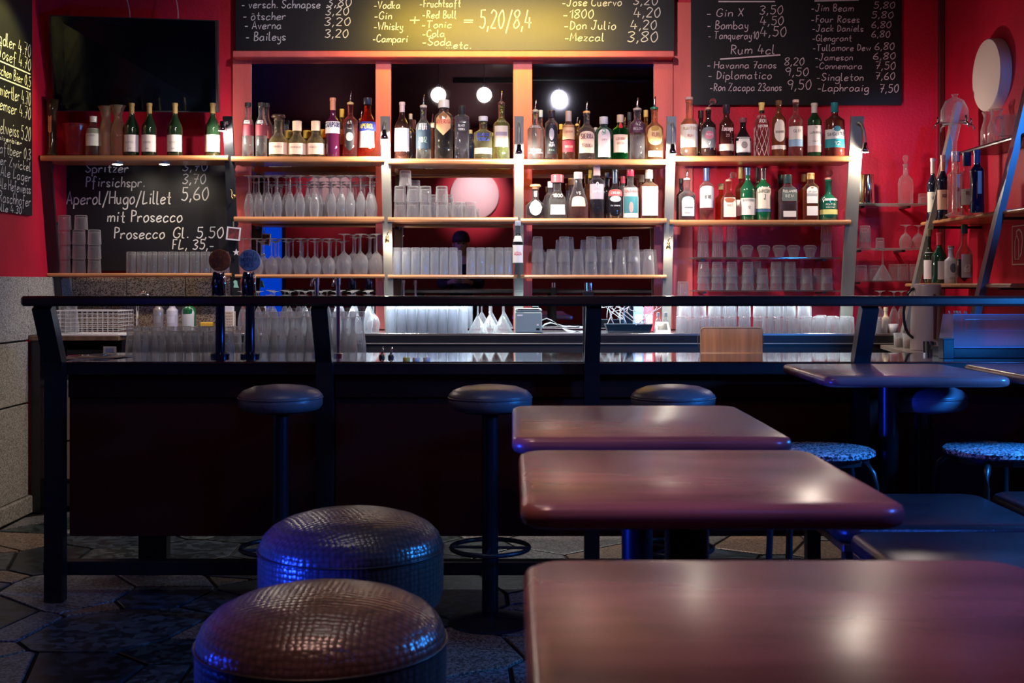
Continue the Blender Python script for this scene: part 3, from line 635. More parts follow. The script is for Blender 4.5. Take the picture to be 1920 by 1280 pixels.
# ------------------------------------------------------------------ low square benches at right
def bench(x0, x1, y0, y1, z, label, rz=0):
    cx, cy = (x0 + x1) / 2, (y0 + y1) / 2; a, b = (x1 - x0) / 2, (y1 - y0) / 2
    t = thing('leather_bench', label, 'bench', (cx, cy, 0), 'low leather benches'); t.rotation_euler = (0, 0, rz)
    rounded_slab(-a, a, -b, b, z - .05, z, .06, .018).build('seat_cushion', DARKL, t, 50)
    MB().box(-a + .015, a - .015, -b + .015, b - .015, z - .075, z - .0505, .004).build('seat_frame', TEDGE, t)
    for sx in (-1, 1):
        for sy in (-1, 1):
            MB().box(sx * (a - .045) - .02, sx * (a - .045) + .02, sy * (b - .045) - .02, sy * (b - .045) + .02, 0, z - .0755).build('leg', BLACKW, t)
        MB().box(sx * (a - .045) - .012, sx * (a - .045) + .012, -b + .07, b - .07, .30, .335).build('stretcher', TEDGE, t)
    return t
bench(.86, 1.42, 3.16, 3.66, .60, 'dark leather bench behind the right corner of second table', 0)
bench(.86, 1.42, 2.60, 3.10, .60, 'blue-sheened leather bench nearest to the camera at right')
bench(1.46, 2.02, 3.16, 3.70, .60, 'dark leather bench cut by the right frame edge')

# ------------------------------------------------------------------ bottles
def prof_bottle(h, r, sh, nk, nr, tp):
    p = [(.0001, .004), (r * tp * .9, 0), (r * tp, h * .012)]
    for i in range(1, 4): p.append((r * (tp + (1 - tp) * i / 3), h * (.012 + (sh - .012) * i / 3)))
    for i in range(1, 8):
        t = i / 8; s_ = t * t * (3 - 2 * t); p.append((r + (nr * r - r) * s_, h * (sh + (nk - sh) * t)))
    p += [(nr * r, h * nk), (nr * r, h * .955), (nr * r * 1.14, h * .958), (nr * r * 1.14, h * .995), (nr * r * .8, h), (.0001, h * .998)]
    return p
def dark_glass(col): return mat('dark_glass_%02x%02x%02x' % tuple(int(c * 255) for c in col), col, .06, spec=.7, coat=.5)
def bottle(px, hw, ytop, z, Y, label, col=(.95, .96, .95), dark=False, liq=None, fill=.7, sh=.6, nk=.74, nr=.36, tp=1, sq=0, cap=('screw', (.1, .1, .1), .1),
           labs=(), txt=(), group=None, cat='bottle', k=24, name='bottle', ybase=None):
    s_ = S(Y); r = hw / s_; X = PX(px, Y); top = PZ(ytop, Y); H = top - z
    t = thing(name, label, cat, (X, Y, z), group)
    ct, cc_, cl = cap
    extra = {'pourer': .20, 'ball': .2, 'knob': .12, 'wide': .13}.get(ct, 0.03)
    h = H * (1 - extra)
    pf = prof_bottle(h, r, sh, nk, nr, tp)
    MB().lathe(pf, k, sq=sq).build('glass_body', dark_glass(col) if dark else tinted(col), t, 50 if sq else True)
    if liq:
        q = [(.0001, h * .025)]
        zt = h * fill
        for rr, zz in pf:
            if .02 * h < zz < zt: q.append((rr * .93, max(zz, .026 * h)))
        lastr = [rr for rr, zz in pf if zz <= zt][-1]
        q += [(lastr * .92, zt), (.0001, zt)]
        MB().lathe(q, k, sq=sq).build('liquid', liquid(liq), t, 50 if sq else True)
    n = nr * r; cm = paint(cc_, .3)
    if ct == 'screw': MB().lathe([(n * 1.16, h * (1 - cl)), (n * 1.2, h * (1 - cl) + .001), (n * 1.2, h * 1.012), (n * 1.0, h * 1.018), (.0001, h * 1.018)], 20).build('cap', cm, t, 40)
    elif ct == 'foil': MB().lathe([(n * 1.05, h * (1 - cl)), (n * 1.06, h * .953), (n * 1.2, h * .957), (n * 1.2, h * 1.004), (n, h * 1.01), (.0001, h * 1.01)], 20).build('foil', cm, t, 40)
    elif ct == 'cork': MB().lathe([(n * .85, h * 1.0), (n * 1.2, h * 1.001), (n * 1.25, h * 1.04), (n * 1.1, h * 1.05), (.0001, h * 1.05)], 20).build('stopper', cm, t, 40)
    elif ct == 'wide': MB().lathe([(n * 1.3, h * .93), (n * 1.75, h * .935), (n * 1.75, H * .98), (n * 1.5, H), (.0001, H)], 20).build('stopper', cm, t, 40)
    elif ct == 'knob':
        MB().lathe([(n * 1.05, h * .97), (n * 1.1, h * 1.02), (n * 1.6, h * 1.04), (n * 1.9, (h + H) / 2), (n * 1.5, H * .99), (.0001, H)], 20).build('stopper', cm, t, True)
    elif ct == 'pourer':
        MB().lathe([(n * 1.0, h * .99), (n * 1.25, h * 1.0), (n * 1.25, h * 1.035), (n * .6, h * 1.05), (.0001, h * 1.05)], 16).build('collar', cm, t, 40)
        MB().tube([(0, 0, h * 1.04), (0, 0, h * 1.1), (.003, 0, H * .97), (.006, 0, H)], [n * .42, n * .34, n * .26, n * .16], 8).build('spout', CHROME, t, True)
    elif ct == 'ball':
        MB().lathe([(n * .9, h), (n * 1.1, h * 1.005), (n * 1.0, h * 1.05), (.0001, h * 1.05)], 16).build('collar', paint((.65, .3, .2), .5), t, 40)
        br = .019
        MB().tube([(0, 0, h * 1.04), (.004 * cl, 0, h * 1.09), (.022 * cl, 0, H - br * 1.6)], .0035, 8).build('spout', GL, t, True)
        MB().sphere((.026 * cl, 0, H - br), br).build('glass_ball', tinted((.9, .8, .78)), t, True)
    def Rz(z_):
        for (r0, z0), (r1, z1) in zip(pf[:-1], pf[1:]):
            if z0 <= z_ <= z1 and z1 > z0: return r0 + (r1 - r0) * (z_ - z0) / (z1 - z0)
        return r
    for li, L_ in enumerate(labs):
        off = .0010 + li * .0007
        z0, z1, c_, ang = L_[:4]; shp = L_[4] if len(L_) > 4 else 'rect'
        mb = MB(); nn = 12
        cols = []
        for i in range(nn + 1):
            a = math.radians(-ang + 2 * ang * i / nn); q = 1
            e0, e1 = z0 * h, z1 * h
            if shp == 'oval':
                kx = i / nn * 2 - 1; m_ = (e0 + e1) / 2; dd = (e1 - e0) / 2 * math.sqrt(max(.0, 1 - kx * kx)); e0, e1 = m_ - dd, m_ + dd
            if shp == 'arch':
                kx = i / nn * 2 - 1; e1 = e1 - (e1 - e0) * .22 * (1 - math.sqrt(max(0, 1 - kx * kx)))
            if shp == 'diamond':
                kx = abs(i / nn * 2 - 1); m_ = (e0 + e1) / 2; dd = (e1 - e0) / 2 * (1 - kx * .62); e0, e1 = m_ - dd, m_ + dd
            cols.append((a, e0, e1))
        vs = []
        for a, e0, e1 in cols:
            for j in range(4):
                zz = e0 + (e1 - e0) * j / 3
                if sq: R_ = Rz(zz); x_ = R_ * a / math.radians(50) * .93; vs.append((x_, -R_ - off, zz))
                else: R_ = Rz(zz) + off; vs.append((R_ * math.sin(a), -R_ * math.cos(a), zz))
        mb.add(vs, [(i * 4 + j, (i + 1) * 4 + j, (i + 1) * 4 + j + 1, i * 4 + j + 1) for i in range(nn) for j in range(3)])
        mb.build('paper_label', paint(c_, .6), t, True)
    for (s0, zc, cap_, wf, c_) in txt:
        wd = r * wf; mb = MB()
        if sq: f = lambda u, v: (u, -Rz(v) - .0036, v)
        else: f = lambda u, v: ((Rz(v) + .0034) * math.sin(u / r), -(Rz(v) + .0034) * math.cos(u / r), v)
        write(mb, s0, -wd, zc * h, wd, cap_ * h, f, cap_ * h * .17, 0, 0).build('lettering', paint(c_, .6), t)
    return t

W_ = (.85, .82, .78); CRM = (.80, .66, .48); PCH = (.88, .62, .46); BLK = (.01, .01, .012); AMB = (.95, .42, .08); GRNG = (.02, .30, .10)
YEL = (.95, .78, .30); CLR = (.93, .95, .95); GLD = (.85, .55, .12)
zA1 = SH['A1'][0]; zB1 = SH['B1'][0]; zC1 = SH['C1'][0]; zD1 = SH['D1'][0]; zE1 = SH['E1'][0]; zD2 = SH['D2'][0]; zE2 = SH['E2'][0]
F1, R1, F2, R2 = 6.72, 6.86, 6.79, 6.91
# --- wine shelf on the left
for i, (px, l) in enumerate(((247, 'dark wine bottle with white label, right beside the glass carafes'), (280, 'second dark wine bottle from the carafes, gold capsule'), (328, 'third dark wine bottle from the carafes, standing alone'), (399, 'dark wine bottle at the right end of the wine shelf by the lamp'))):
    bottle(px, 14, 191, zA1, F1, l, (.008, .022, .010), True, None, sh=.52, nk=.80, nr=.33, cap=('foil', (.30, .20, .07), .19), labs=[(.08, .40, (.82, .72, .66), 75)], txt=[('CUVEE', .24, .03, .5, (.3, .25, .25)), ('2018', .13, .02, .2, (.3, .25, .25))], group='dark wine bottles with white labels')
bottle(175, 13.5, 217, zA1, F1, 'squat white-labelled bottle leaning against the glass carafes', (.75, .78, .70), liq=(.7, .7, .55), fill=.5, sh=.62, nk=.82, nr=.42, cap=('screw', (.8, .78, .65), .14), labs=[(.26, .70, (.82, .80, .66), 88)], txt=[('LIMONE', .5, .04, .5, (.35, .35, .3))])
def carafe(px, label, top):
    Y = 6.74; t = thing('glass_carafe', label, 'carafe', (PX(px, Y), Y, zA1), 'glass carafes on the wine shelf'); H = PZ(top, Y) - zA1
    p = [(.0001, .004), (.043, 0), (.046, .008), (.046, H * .45), (.040, H * .58), (.026, H * .72), (.024, H * .80), (.034, H * .93), (.046, H)]
    q = [(r - .0025, z + .0) for r, z in p[::-1][:-2]] + [(.0001, .012)]
    MB().lathe(p + q, 28, flute=.05).build('glass_body', glass('amber_carafe_glass', (.92, .78, .55), .9, .5, .06, .2, .6, 2, .6), t, 40)
carafe(199, 'ribbed amber-tinted glass carafe behind the squat white bottle', 200); carafe(221, 'ribbed amber-tinted glass carafe beside the first wine bottle', 198)
t = thing('beer_glass', 'tall dark tapered glass with a gold wheat emblem, at shelf end', 'glass', (PX(97, 6.74), 6.74, zA1))
hh = PZ(187, 6.74) - zA1
MB().lathe([(.0001, 0), (.034, 0), (.034, .012), (.026, .03), (.026, hh * .5), (.031, hh * .8), (.039, hh), (.036, hh), (.028, hh * .8), (.023, hh * .5), (.0001, .03)], 24).build('glass_body', mat('dark_gold_glass', (.05, .03, .012), .1, spec=.7), t, True)
mb = MB()
for i in range(7):
    for s_ in (-1, 1): mb.add([(s_ * .001, -.0292, .13 + i * .013), (s_ * .010, -.0285, .141 + i * .013), (s_ * .008, -.0290, .153 + i * .013), (s_ * .0005, -.0295, .143 + i * .013)], [(0, 1, 2, 3)])
mb.add([(-.001, -.030, .05), (.001, -.030, .05), (.001, -.030, .14), (-.001, -.030, .14)], [(0, 1, 2, 3)])
mb.build('wheat_emblem', paint((.85, .45, .10), .4), t)
t = thing('glass_tumbler', 'wide red-tinted glass bucket beside the wheat glass', 'glass', (PX(143, 6.77), 6.77, zA1))
hh = PZ(233, 6.77) - zA1
MB().lathe([(.0001, .004), (.056, 0), (.058, .006), (.077, hh), (.074, hh), (.055, .012), (.0001, .012)], 32).build('glass_body', glass('red_bucket_glass', (.90, .22, .20), .9, .6, .06, .2, .3, 2, .6), t, 40)

# --- top shelf before the left mirror
kw = dict(group='spirit bottles on the top shelf of the left mirror bay')
for px, Y, l in ((465, F1, 'clear slim bottle with dark red shoulder band, first on left mirror shelf'), (490, F1, 'clear slim bottle with dark red shoulder band, second on left mirror shelf')):
    bottle(px, 10.5, 191, zB1, Y, l, CLR, liq=(.9, .92, .9), fill=.4, sh=.62, nk=.78, nr=.48, cap=('screw', (.04, .035, .03), .06), labs=[(.40, .60, (.20, .02, .035), 88), (.62, .68, W_, 30)], txt=[('DX', .63, .035, .25, BLK)], **kw)
bottle(500, 9.5, 192, zB1, R1, 'clear slim bottle with pink shoulder band, behind the second slim bottle', (.9, .85, .8), sh=.62, nk=.78, nr=.48, cap=('screw', (.04, .035, .03), .06), labs=[(.38, .60, (.65, .12, .10), 88)], **kw)
for px, Y, ty, l, cp in ((522, F1, 214, 'squat pale yellow flask with dark stopper, first of the peach-labelled flasks', 'd'), (557, F1, 226, 'squat pale yellow flask, middle one of the peach-labelled flasks', 'p'), (592, F1, 226, 'squat pale yellow flask, last of the peach-labelled flasks', 'p'),
                  (542, R1, 244, 'yellow-capped flask behind the first two peach-labelled flasks', 'y'), (576, R1, 244, 'yellow-capped flask behind the middle peach-labelled flask', 'y'), (608, R1, 242, 'yellow-capped flask behind the last peach-labelled flask', 'y')):
    f_ = Y == F1
    bottle(px, 17 if f_ else 13, ty, zB1, Y, l, (.95, .9, .7), liq=(.95, .85, .45), fill=.5, sh=.42, nk=.66, nr=.42 if f_ else .5, cap=(('knob' if cp == 'd' else 'screw'), {'d': (.06, .03, .02), 'p': (.85, .62, .42), 'y': (.80, .52, .08)}[cp], .26),
           labs=[(.07, .38, PCH if f_ else (.8, .5, .2), 78)], txt=[('PFIRSICH', .24, .05, .55, (.35, .22, .2))] if f_ else [], **kw)
bottle(624, 13.5, 181, zB1, F1, 'deep violet-red bottle with white band lettered in dark blue', (.09, .012, .045), True, sh=.58, nk=.72, nr=.36, cap=('foil', (.80, .30, .16), .2), labs=[(.40, .60, W_, 88)], txt=[('CAMPARI', .50, .075, 1.05, (.02, .02, .12))], **kw)
bottle(641, 10, 203, zB1, R1, 'amber bottle with yellow cap, behind the violet-red bottle', (.95, .7, .3), liq=AMB, fill=.6, cap=('screw', (.85, .55, .08), .15), labs=[(.3, .6, (.75, .5, .2), 80)], **kw)
bottle(657, 14, 171, zB1, F1, 'pink bottle with tall black ornamental label and pourer', (.95, .45, .42), liq=(.85, .12, .12), fill=.6, sh=.68, nk=.80, nr=.34, cap=('pourer', (.75, .5, .2), 0), labs=[(.12, .72, BLK, 40, 'oval'), (.30, .46, (.55, .45, .38), 28, 'oval')], txt=[('61', .62, .05, .22, (.7, .65, .6)), ('THE', .52, .02, .3, (.7, .65, .6))], **kw)
bottle(677, 10, 207, zB1, R1, 'pale yellow bottle with dark cap behind the ornamental pink bottle', (.9, .8, .6), cap=('pourer', (.5, .35, .12), .15), liq=(.85, .6, .3), fill=.5, **kw)
bottle(689, 15.5, 182, zB1, F1, 'bright red aperitif bottle with white label, last before the post', (.92, .22, .10), liq=(.90, .06, .03), fill=.78, sh=.55, nk=.80, nr=.42, tp=1.12, cap=('screw', (.03, .03, .05), .1), labs=[(.16, .46, W_, 55), (.44, .60, (.03, .05, .35), 75)], txt=[('APEROL', .485, .075, .8, (.95, .72, .1))], **kw)
# --- top shelf before the middle mirror
kw = dict(group='spirit bottles on the top shelf of the middle mirror bay')
bottle(754, 14, 189, zC1, F1, 'dark bitter bottle with large white label, first in middle bay', (.03, .012, .01), True, sh=.55, nk=.80, nr=.34, cap=('foil', (.80, .60, .58), .17), labs=[(.14, .54, (.88, .84, .84), 72), (.28, .50, (.60, .22, .24), 24, 'oval')], txt=[('BITTER', .20, .03, .45, (.5, .1, .1))], **kw)
bottle(770, 8, 212, zC1, R1, 'small dark bottle tucked behind the white-labelled bitter bottle', (.03, .02, .02), True, cap=('screw', (.5, .45, .4), .1), **kw)
bottle(794, 14, 177, zC1, F1, 'clear bottle with dark label and big vertical white letters', CLR, liq=(.92, .90, .82), fill=.5, sh=.62, nk=.80, nr=.38, cap=('pourer', (.6, .55, .5), 0), labs=[(.20, .70, (.03, .06, .09), 78)], txt=[('PFEFF', .56, .12, .55, W_), ('MINZ', .32, .10, .5, (.3, .45, .35))], **kw)
bottle(811, 9, 230, zC1, R1, 'peach-coloured bottle behind the vertical-lettered bottle', (.9, .6, .45), liq=(.9, .55, .35), fill=.8, cap=('screw', W_, .1), **kw)
bottle(832, 17, 186, zC1, F1, 'broad dark liqueur bottle with orange diamond label', (.75, .68, .6), liq=(.05, .02, .018), fill=.50, sh=.74, nk=.82, nr=.52, cap=('screw', (.85, .78, .70), .12), labs=[(.40, .82, (.88, .48, .22), 50, 'diamond')], txt=[('AVERNA', .60, .07, .78, (.75, .06, .08))], **kw)
bottle(866, 13.5, 197, zC1, F1, 'glittering bottle with black square label and dark cap', (.86, .84, .86), liq=(.85, .85, .86), fill=.8, sh=.80, nk=.86, nr=.42, sq=5, cap=('screw', BLK, .19), labs=[(.52, .68, BLK, 36)], txt=[('BLACK', .61, .04, .45, W_), ('VODKA', .54, .04, .45, W_)], **kw)
bottle(882, 9, 243, zC1, R1, 'small blue-based bottle behind the glittering bottle', (.6, .7, .85), liq=(.05, .2, .7), fill=.4, cap=('screw', (.7, .6, .3), .1), **kw)
bottle(906, 17.5, 217, zC1, F1, 'short round-shouldered clear bottle with blue lettering', (.93, .92, .72), liq=(.95, .93, .75), fill=.7, sh=.62, nk=.72, nr=.42, cap=('screw', (.85, .82, .78), .1), labs=[(.12, .26, PCH, 70)], txt=[('ABSOLUT', .53, .07, .75, (.03, .06, .5)), ('VODKA', .42, .08, .65, (.05, .12, .6))], **kw)
bottle(922, 9, 248, zC1, R1, 'yellowish bottle behind the blue-lettered bottle', (.9, .85, .5), liq=(.9, .8, .4), fill=.6, cap=('screw', (.7, .6, .3), .1), **kw)
bottle(940, 15.5, 170, zC1, F1, 'tall pale green bottle with cream label and pourer', (.88, .92, .62), liq=(.85, .9, .55), fill=.75, sh=.62, nk=.76, nr=.36, cap=('pourer', (.12, .04, .04), 0), labs=[(.22, .60, (.86, .74, .58), 52), (.42, .49, (.42, .34, .42), 42)], txt=[('FINLAND', .66, .04, .7, (.5, .45, .3))], **kw)
# --- top shelf before the right mirror
kw = dict(group='spirit bottles on the top shelf of the right mirror bay')
bottle(1004, 15, 187, zD1, F1, 'clear bottle with arched white lettering and pourer, first in right bay', CLR, liq=(.92, .90, .85), fill=.7, sh=.62, nk=.78, nr=.36, cap=('pourer', (.6, .55, .4), 0), txt=[('CRASSELL', .66, .05, .75, W_), ('BLANCO', .17, .05, .7, W_)], labs=[(.13, .15, W_, 60)], **kw)
bottle(1014, 9, 205, zD1, R1, 'pale-capped bottle behind the arched-lettering bottle', (.9, .85, .8), cap=('screw', (.6, .7, .72), .12), liq=(.9, .6, .4), fill=.5, **kw)
bottle(1034, 12, 206, zD1, F1, 'clear squared bottle with black label and dark striped cap', (.88, .85, .84), liq=(.6, .3, .2), fill=.12, sh=.74, nk=.84, nr=.46, cap=('screw', (.05, .03, .03), .13), labs=[(.12, .72, BLK, 66, 'arch'), (.40, .64, (.55, .5, .5), 22, 'oval')], txt=[('THE', .33, .03, .3, W_), ('RUM', .27, .05, .4, W_), ('FINE', .18, .03, .4, (.3, .5, .35))], **kw)
bottle(1052, 9, 232, zD1, R1, 'orange-yellow bottle peeking between black and peach labels', (.95, .7, .2), liq=(.95, .6, .05), fill=.9, cap=('screw', (.85, .6, .1), .12), **kw)
bottle(1066, 11.5, 207, zD1, F1, 'pinkish bottle with orange and red label halves', (.95, .75, .62), liq=(.9, .55, .4), fill=.6, sh=.70, nk=.80, nr=.44, cap=('screw', (.70, .50, .38), .2), labs=[(.42, .72, (.92, .56, .30), 72), (.16, .40, (.62, .05, .07), 72)], txt=[('LIQUEUR', .56, .04, .6, (.6, .2, .1)), ('ROSSO', .25, .04, .6, PCH)], **kw)
bottle(1082, 9, 218, zD1, R1, 'orange bottle with metal pourer behind the big-lettered tequila', (.95, .75, .4), liq=(.95, .65, .25), fill=.7, cap=('pourer', (.9, .6, .15), .12), **kw)
bottle(1100, 16, 190, zD1, F1, 'tequila bottle with ornate dark lettering and orange collar', (.92, .88, .82), liq=(.92, .72, .55), fill=.6, sh=.62, nk=.78, nr=.34, cap=('pourer', (.9, .45, .15), 0), labs=[(.14, .60, (.93, .66, .46), 60, 'arch')], txt=[('SIERRA', .44, .10, .72, (.25, .12, .12)), ('TEQUILA', .26, .07, .65, (.3, .15, .12))], **kw)
bottle(1117, 8, 238, zD1, R1, 'short clear bottle behind the ornate tequila bottle', CLR, cap=('screw', (.6, .6, .65), .1), **kw)
bottle(1132, 15, 218, zD1, F1, 'pale green gin bottle with tall pink label', (.55, .88, .72), liq=(.55, .9, .72), fill=.7, sh=.70, nk=.80, nr=.46, cap=('screw', (.72, .66, .62), .16), labs=[(.06, .72, (.90, .72, .66), 48, 'arch')], txt=[('GIN', .58, .08, .3, (.35, .4, .35)), ('DRY', .44, .04, .3, (.5, .3, .3))], **kw)
bottle(1163, 14.5, 214, zD1, F1, 'bright green gin bottle with round red seal', (.04, .55, .16), liq=(.03, .5, .12), fill=.6, sh=.66, nk=.80, nr=.38, cap=('screw', (.78, .55, .36), .16), labs=[(.16, .56, (.90, .62, .46), 62), (.70, .84, (.70, .03, .05), 24, 'oval')], txt=[('LONDON', .44, .05, .6, (.4, .1, .1)), ('DRY GIN', .34, .04, .5, (.4, .2, .15))], **kw)
bottle(1180, 9, 209, zD1, R1, 'dark-capped bottle behind the bright green gin bottle', (.8, .8, .75), cap=('screw', (.05, .06, .05), .15), **kw)
bottle(1195, 14, 183, zD1, F1, 'clear faceted bottle with dark plum band and pourer', (.93, .92, .92), liq=(.9, .9, .9), fill=.5, sh=.72, nk=.80, nr=.46, cap=('pourer', (.5, .42, .32), 0), labs=[(.54, .80, (.10, .03, .06), 85)], txt=[('42', .68, .07, .3, (.6, .5, .45)), ('BELOW', .59, .05, .6, (.6, .5, .45))], **kw)
bottle(1211, 10, 205, zD1, R1, 'golden bottle between plum-band bottle and the last bottle', (.95, .8, .4), liq=(.95, .65, .15), fill=.8, cap=('screw', (.85, .6, .15), .12), **kw)
bottle(1227, 16.5, 181, zD1, F1, 'golden rum bottle with round label, last in right bay', (.95, .84, .60), liq=(.95, .72, .38), fill=.45, sh=.62, nk=.76, nr=.36, cap=('pourer', (.03, .25, .12), 0), labs=[(.28, .66, (.92, .62, .25), 58, 'oval'), (.06, .17, W_, 50)], txt=[('RUM', .45, .08, .4, (.55, .2, .1))], **kw)
# --- whisky shelf top
kw = dict(group='bottles on the shelf under the whisky chalkboard')
bottle(1292, 16, 184, zE1, 6.71, 'whisky bottle with large cream label beside the lit post lamp', (.95, .86, .72), liq=(.93, .82, .62), fill=.66, sh=.56, nk=.72, nr=.38, cap=('cork', (.62, .40, .36), 0), labs=[(.16, .56, (.93, .84, .70), 84)], txt=[('PLANTERS', .46, .05, .85, (.6, .4, .25)), ('RUM', .34, .04, .3, (.7, .2, .15))], **kw)
bottle(1314, 12, 206, zE1, R1, 'dark bottle half hidden behind the black shield-labelled bottle', (.03, .012, .01), True, cap=('screw', (.06, .03, .02), .15), **kw)
bottle(1328, 14, 184, zE1, 6.71, 'black bottle with silver shield label and glass ball pourer', (.025, .012, .01), True, sh=.66, nk=.80, nr=.36, cap=('ball', BLK, 1), labs=[(.18, .62, (.20, .21, .22), 68, 'arch'), (.36, .54, (.65, .18, .25), 36, 'oval')], txt=[('7', .24, .07, .12, W_), ('RON', .44, .04, .4, W_)], **kw)
bottle(1362, 14, 195, zE1, 6.71, 'dark rum bottle with pale straw band at its base', (.06, .015, .012), True, sh=.62, nk=.78, nr=.40, cap=('screw', (.03, .02, .03), .15), labs=[(.11, .24, (.86, .66, .52), 86)], txt=[('Zacapa', .50, .10, .75, (.80, .55, .55)), ('23', .38, .05, .2, (.6, .3, .3))], **kw)
bottle(1393, 15.5, 220, zE1, 6.71, 'squat black bottle with framed white portrait label', (.015, .010, .012), True, sh=.42, nk=.76, nr=.36, cap=('screw', (.28, .10, .12), .11), labs=[(.10, .50, (.62, .56, .56), 64), (.14, .46, (.80, .74, .70), 40), (.2, .38, (.35, .28, .28), 22, 'oval')], **kw)
t_ = bottle(1428, 13.5, 190, zE1, 6.71, 'clear rum bottle wrapped in white netting', (.90, .66, .66), liq=(.80, .45, .45), fill=.7, sh=.62, nk=.80, nr=.36, cap=('foil', (.85, .62, .20), .16), labs=[(.80, .86, BLK, 60)], txt=[('RON', .62, .07, .5, W_), ('SUPERIOR', .54, .04, .7, W_)], **kw)
r_b = 13.5 / S(6.71); H_b = (PZ(190, 6.71) - zE1) * .97; mb = MB()
for k_ in range(9):
    for s_ in (-1, 1):
        mb.tube([((r_b * (1 if i < 8 else 1 - (i - 8) * .14) + .0012) * math.cos(k_ * PI / 4.5 + s_ * i * .16), (r_b * (1 if i < 8 else 1 - (i - 8) * .14) + .0012) * math.sin(k_ * PI / 4.5 + s_ * i * .16), .004 + H_b * .76 * i / 12) for i in range(13)], .0009, 4)
tag(mb.build('straw_net', paint((.9, .8, .78), .6), t_), kind='stuff')
bottle(1460, 13, 187, zE1, 6.71, 'brown whisky bottle with white oval label', (.16, .045, .02), True, sh=.66, nk=.80, nr=.36, cap=('screw', (.18, .10, .05), .07), labs=[(.26, .66, (.84, .76, .70), 52, 'oval'), (.13, .20, (.84, .76, .70), 84)], txt=[('BOWMORE', .42, .04, .62, (.3, .25, .25))], **kw)
bottle(1492, 13.5, 189, zE1, 6.71, 'clear whisky bottle with white label over light blue', (.93, .88, .86), liq=(.9, .7, .6), fill=.62, sh=.66, nk=.80, nr=.36, cap=('cork', (.80, .55, .50), 0), labs=[(.30, .55, (.85, .78, .76), 78), (.18, .31, (.32, .52, .75), 78)], txt=[('GLEN', .44, .05, .5, (.35, .3, .35))], **kw)
bottle(1527, 13.5, 191, zE1, 6.71, 'dark green whisky bottle with tall white label', (.012, .05, .02), True, sh=.66, nk=.82, nr=.40, cap=('foil', (.80, .74, .70), .18), labs=[(.14, .58, (.84, .76, .76), 76), (.08, .2, (.62, .38, .35), 76)], txt=[('LAPHROAIG', .42, .04, .85, (.2, .2, .22)), ('10', .52, .04, .14, (.2, .2, .22)), ('ISLAY', .27, .025, .5, (.2, .2, .22))], **kw)
bottle(1565, 18.5, 191, zE1, 6.71, 'broad dark whisky bottle with turquoise cap and band', (.13, .025, .018), True, sh=.66, nk=.80, nr=.32, cap=('screw', (.02, .30, .36), .17), labs=[(.31, .50, (.80, .78, .76), 82), (.16, .32, (.02, .34, .38), 82), (.46, .56, (.05, .25, .35), 22, 'oval')], txt=[('SINGLETON', .38, .055, 1.0, (.1, .12, .15)), ('12', .21, .06, .28, W_)], **kw)
# --- second shelf before the right mirror
kw = dict(group='squat bottles on the second shelf of the right bay')
bottle(1004, 17, 345, zD2, F2, 'squat tequila flask with cork ball stopper and white oval label', (.75, .72, .72), liq=(.35, .32, .34), fill=.6, sh=.42, nk=.66, nr=.34, sq=4, cap=('knob', (.80, .42, .18), 0), labs=[(.10, .62, (.93, .92, .90), 38, 'oval'), (.72, .9, W_, 26)], **kw)
bottle(1032, 12, 339, zD2, R2, 'clear stepped bottle behind the numbered tequila bottle', CLR, cap=('screw', (.7, .7, .72), .15), tp=1.25, **kw)
bottle(1045, 15, 327, zD2, F2, 'stepped clear tequila bottle with red cap and white base label', (.92, .92, .90), liq=(.88, .86, .80), fill=.5, sh=.5, nk=.74, nr=.46, tp=1.15, sq=6, cap=('wide', (.45, .10, .12), 0), labs=[(.10, .36, (.93, .88, .84), 44)], txt=[('1800', .55, .09, .6, (.85, .80, .72))], **kw)
bottle(1072, 11, 333, zD2, R2, 'clear conical bottle with copper cap behind the cognac', CLR, cap=('screw', (.70, .35, .12), .15), tp=1.8, sh=.2, nk=.8, nr=.5, **kw)
bottle(1084, 19, 321, zD2, F2, 'conical cognac decanter with little amber liquid and silver cap', (.93, .92, .92), liq=(.85, .25, .08), fill=.30, sh=.25, nk=.84, nr=.36, cap=('screw', (.55, .52, .52), .14), labs=[(.26, .48, (.90, .62, .46), 42, 'arch')], txt=[('VS', .52, .06, .3, W_)], **kw)
bottle(1107, 9, 317, zD2, R2, 'amber bottle with yellow cap behind the violet band bottle', (.9, .6, .3), liq=AMB, fill=.6, cap=('screw', (.9, .6, .05), .15), **kw)
bottle(1119, 13, 306, zD2, F2, 'tall bottle with silver sleeve above violet base', (.62, .58, .66), liq=(.10, .03, .22), fill=.34, sh=.70, nk=.78, nr=.42, cap=('screw', (.75, .5, .5), .2), labs=[(.36, .64, (.42, .38, .45), 85)], txt=[('Q', .58, .09, .16, (.75, .6, .7)), ('COFFEE', .48, .035, .6, W_)], **kw)
bottle(1138, 9, 322, zD2, R2, 'black bottle behind the cream liqueur bottle', BLK, True, cap=('screw', (.15, .15, .15), .1), **kw)
bottle(1153, 15, 316, zD2, F2, 'black cream liqueur bottle with cream oval emblem', (.012, .012, .016), True, sh=.50, nk=.74, nr=.32, cap=('foil', (.02, .04, .08), .28), labs=[(.46, .60, (.45, .08, .08), 58, 'arch'), (.34, .46, (.82, .76, .68), 42, 'oval')], txt=[('CREAM', .50, .045, .55, W_), ('THE ORIGINAL', .25, .025, .6, (.6, .6, .6))], **kw)
bottle(1168, 10, 329, zD2, R2, 'clear bottle with red cap behind the picture-label bottle', CLR, cap=('screw', (.45, .05, .08), .15), **kw)
